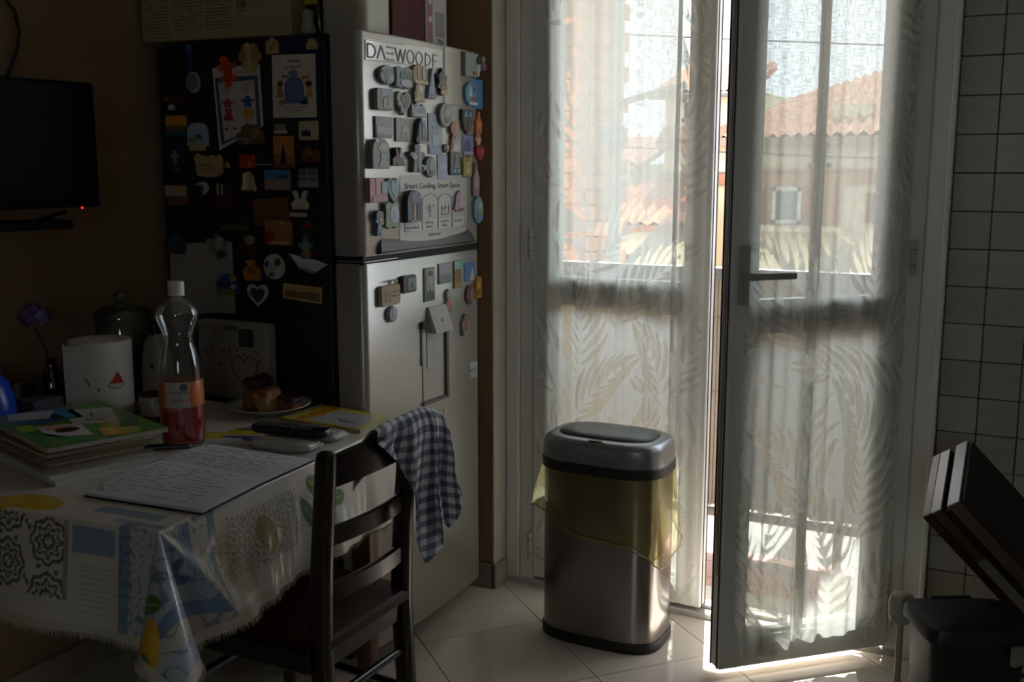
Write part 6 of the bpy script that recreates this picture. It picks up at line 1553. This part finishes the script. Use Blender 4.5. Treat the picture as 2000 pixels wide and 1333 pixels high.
mk('carton', rbox(-.05, .05, -.045, .045, 0, .085, .003, 1), mat('#47434e', .8, noise=.08), gbx)
mk('upper_panel', rbox(-.05, -.02, -.045, .045, .085, .125, .002, 1), mat('#453c33', .8), gbx)
mk('opening', xf(prism(scale_poly('arch', .05, .036), 0, .001), frame((-.0198, 0, .103), (0, 1, 0), (0, 0, 1), (1, 0, 0))), mat('#0c0a09', .9), gbx)
bj = tag(empty('blue_jug', (-2.095, 1.525, CZ)), 'bright blue rounded plastic jug at the left picture edge', 'jug')
bj.location = (-2.205, 1.585, CZ)
mk('jug_body', lathe([(.045, 0), (.060, .008), (.072, .05), (.072, .10), (.060, .145), (.042, .165), (.040, .172)], 36), mat('#0c3fae', .3), bj, True, 50)
mk('spout_rim', lathe([(.042, .170), (.045, .178), (.040, .180), (.037, .172)], 32, caps=False), mat('#0a328c', .3), bj, True)
mk('handle', tube([(-.06, -.03, .14), (-.085, -.045, .13), (-.09, -.048, .09), (-.07, -.04, .05)], .008, 10), mat('#0a328c', .3), bj, True)

# ================================================================== BY THE DOOR
# steel sensor bin
BC = (-1.128, 2.855)
sbn = tag(empty('rubbish_bin', (BC[0], BC[1], 0)), 'brushed steel sensor bin with grey lid standing before the balcony door', 'bin')
def bring(s, z_, a=.192, b=.128, e=3.4): return [(x, y, z_) for x, y in superell(a * s, b * s, 64, e)]
mk('base_ring', loft([bring(.985, .0), bring(1.0, .006), bring(1.0, .030), bring(.985, .034)]), mat('#141414', .5), sbn, True, 40)
mk('steel_body', loft([bring(.978, .034), bring(.978, .535)]), mat('#8d8782', .20, 1.0, noise=.05, nscale=4, stretch=(40, 40, .3)), sbn, True, 40)
mk('rim_ring', loft([bring(.985, .530), bring(1.012, .533), bring(1.012, .560), bring(.99, .563)]), mat('#131314', .45), sbn, True, 40)
mk('lid_shell', loft([bring(.995, .562), bring(1.0, .568), bring(.985, .608), bring(.955, .622), bring(.90, .629), bring(.86, .630)]), mat('#8d8f90', .32, .6), sbn, True, 40)
flp = mk('lid_flap', loft([[(x, y + .006, z_) for x, y in superell(.150 * s, .088 * s, 48, 3.2)] for s, z_ in ((1, .628), (1, .633), (.95, .637), (.6, .640))]), mat('#3c3d40', .35, .3), sbn, True, 40)
mk('sensor', loft([[(x + .0, y - .108, z_) for x, y in superell(.022, .009, 20, 2)] for z_ in (.628, .6325)]), mat('#101014', .2), sbn, True, 40)
# yellow bin bag folded over the rim
def bag():
    n = 96; rows = 22; V, F = [], []
    for j in range(rows):
        k = j / (rows - 1)
        for i in range(n):
            t = 2 * PI * i / n
            P = superell(.192, .128, n, 3.4)[i]
            # hem drops lower to the right front, flares out at both ends
            low = .355 - .030 * math.cos(t) + .028 * math.sin(2 * t + .4) + .010 * math.sin(5 * t + 1)
            if math.cos(t) > .75: low -= .055 * (math.cos(t) - .75) * 4
            zz = .532 + (low - .532) * k
            fl2 = .004 + k * (.006 + .014 * max(0, math.cos(t)) ** 3 + .034 * max(0, -math.cos(t)) ** 3) + k * .004 * math.sin(9 * t + 5 * k) + .0025 * k * math.sin(23 * t + 3 * math.sin(6 * k))
            q = Vector((P[0], P[1], 0)); nrm = Vector((P[0] / .192 ** 2, P[1] / .128 ** 2, 0)).normalized()
            q = q + nrm * fl2; V.append((q.x, q.y, zz))
    for j in range(rows - 1):
        for i in range(n):
            i2 = (i + 1) % n; F.append((j * n + i, j * n + i2, (j + 1) * n + i2, (j + 1) * n + i))
    o = mk('bin_bag', (V, F), thin_glass('yellow_film', '#faf7d6', .04, .3, .12, '#e2d88a'), None, True)
    o.location = (BC[0], BC[1], 0)
    tag(o, 'translucent yellow bin bag hanging out around the steel bin', 'bin bag')
    mk('hem', tube([V[(rows - 1) * n + i] for i in list(range(n)) + [0]], .0022, 6, False), thin_glass('yellow_hem', '#d8cf74', .12, .25, .45, '#c9ba48'), o, True)
bag()
# black lidded bin on the right
bb = tag(empty('pedal_bin', (-.100, 2.455, 0)), 'small black plastic bin with a flat lid under the leaning boards', 'bin'); bb.rotation_euler = (0, 0, math.radians(27))
kp = mat('#15171a', .45)
mk('bin_body', loft([[(x * s, y * s, z_) for x, y in superell(.108, .088, 32, 7)] for s, z_ in ((.82, .0), (.98, .385), (1.0, .392))]), kp, bb, True, 40)
mk('lid', loft([[(x * s, y * s, z_) for x, y in superell(.118, .097, 32, 7)] for s, z_ in ((1, .390), (1, .408), (.95, .420), (.6, .426))]), mat('#1b1e22', .4), bb, True, 40)
mk('lid_hinge', rbox(-.05, .05, .085, .10, .40, .425, .004, 1), kp, bb)
mk('bail_handle', tube([(.11, -.02, .36), (.135, -.03, .33), (.135, -.03, .30), (.112, -.02, .27)], .004, 8), kp, bb, True)
mk('bag_edge', loft([[(x, y, z_) for x, y in ((.06, -.108), (.118, -.075), (.127, -.02), (.122, -.01), (.108, -.07), (.055, -.098))] for z_ in (.345, .388)]), mat('#a09888', .5), bb)
# white valve on a pipe beside the door
vl = tag(empty('pipe_valve', (-.250, 2.56, 0)), 'white round plastic valve on a short pipe beside the black bin', 'valve')
mk('pipe', tube([(0, 0, 0), (0, 0, .36)], .008, 12), mat('#b9b4a6', .4), vl, True, 40)
mk('knob', loft([[(x * s, y * s, z_) for x, y in superell(.030, .030, 20, 2)] for s, z_ in ((.4, .325), (.9, .335), (1, .355), (1, .380), (.85, .398), (.4, .405))]), mat('#c2bcab', .4), vl, True, 50)
# folded wooden boards leaning in the corner
lb_ = tag(empty('folded_boards'), 'stack of folded wooden boards with ends painted pale as if lit leaning above the black bin', 'folding furniture')
r_ = Vector((.62, .30, -.72)).normalized(); w_ = Vector((-.3, .5, .6)); w_ = (w_ - r_ * w_.dot(r_)).normalized(); l_ = w_.cross(r_); l_ = l_ if l_.x > 0 else -l_
o0 = onp(1803, 1012, (0, 2.50, 0), Vector((0, 1, 0)))
LB = (o0.z - .004) / -r_.z
def plank(off, th, wid, length, col, nm='plank', start=0.0):
    o = o0 + l_ * off + r_ * start
    return mk(nm, obox(o, r_ * length, w_ * wid, l_ * th), mat(col, .45, noise=.2, nscale=12), lb_)
W3 = .235
plank(0, .020, W3, LB, '#3c241a'); plank(.0225, .026, W3, LB, '#4a3a30'); plank(.052, .012, W3 - .01, LB - .02, '#2a1c16', 'spacer', .01); plank(.0665, .030, W3, LB, '#6a5444')
plank(.0985, .006, W3, LB - .02, '#2c2622', 'spacer', .004)
o = o0 + l_ * .0225 + r_ * .16 - w_ * .0012
mk('label_strip', obox(o, r_ * .30, w_ * .0014, l_ * .026), mat('#8a8272', .6), lb_)
for off, th, c in ((0, .020, '#b49c90'), (.0225, .026, '#e0dcd4'), (.0665, .030, '#e2e5ea')):  # pale colours stand in for light falling on the board ends
    mk('painted_lit_end', obox(o0 + l_ * off - r_ * .003, r_ * .0032, w_ * W3, l_ * th), mat(c, .25, .1), lb_)
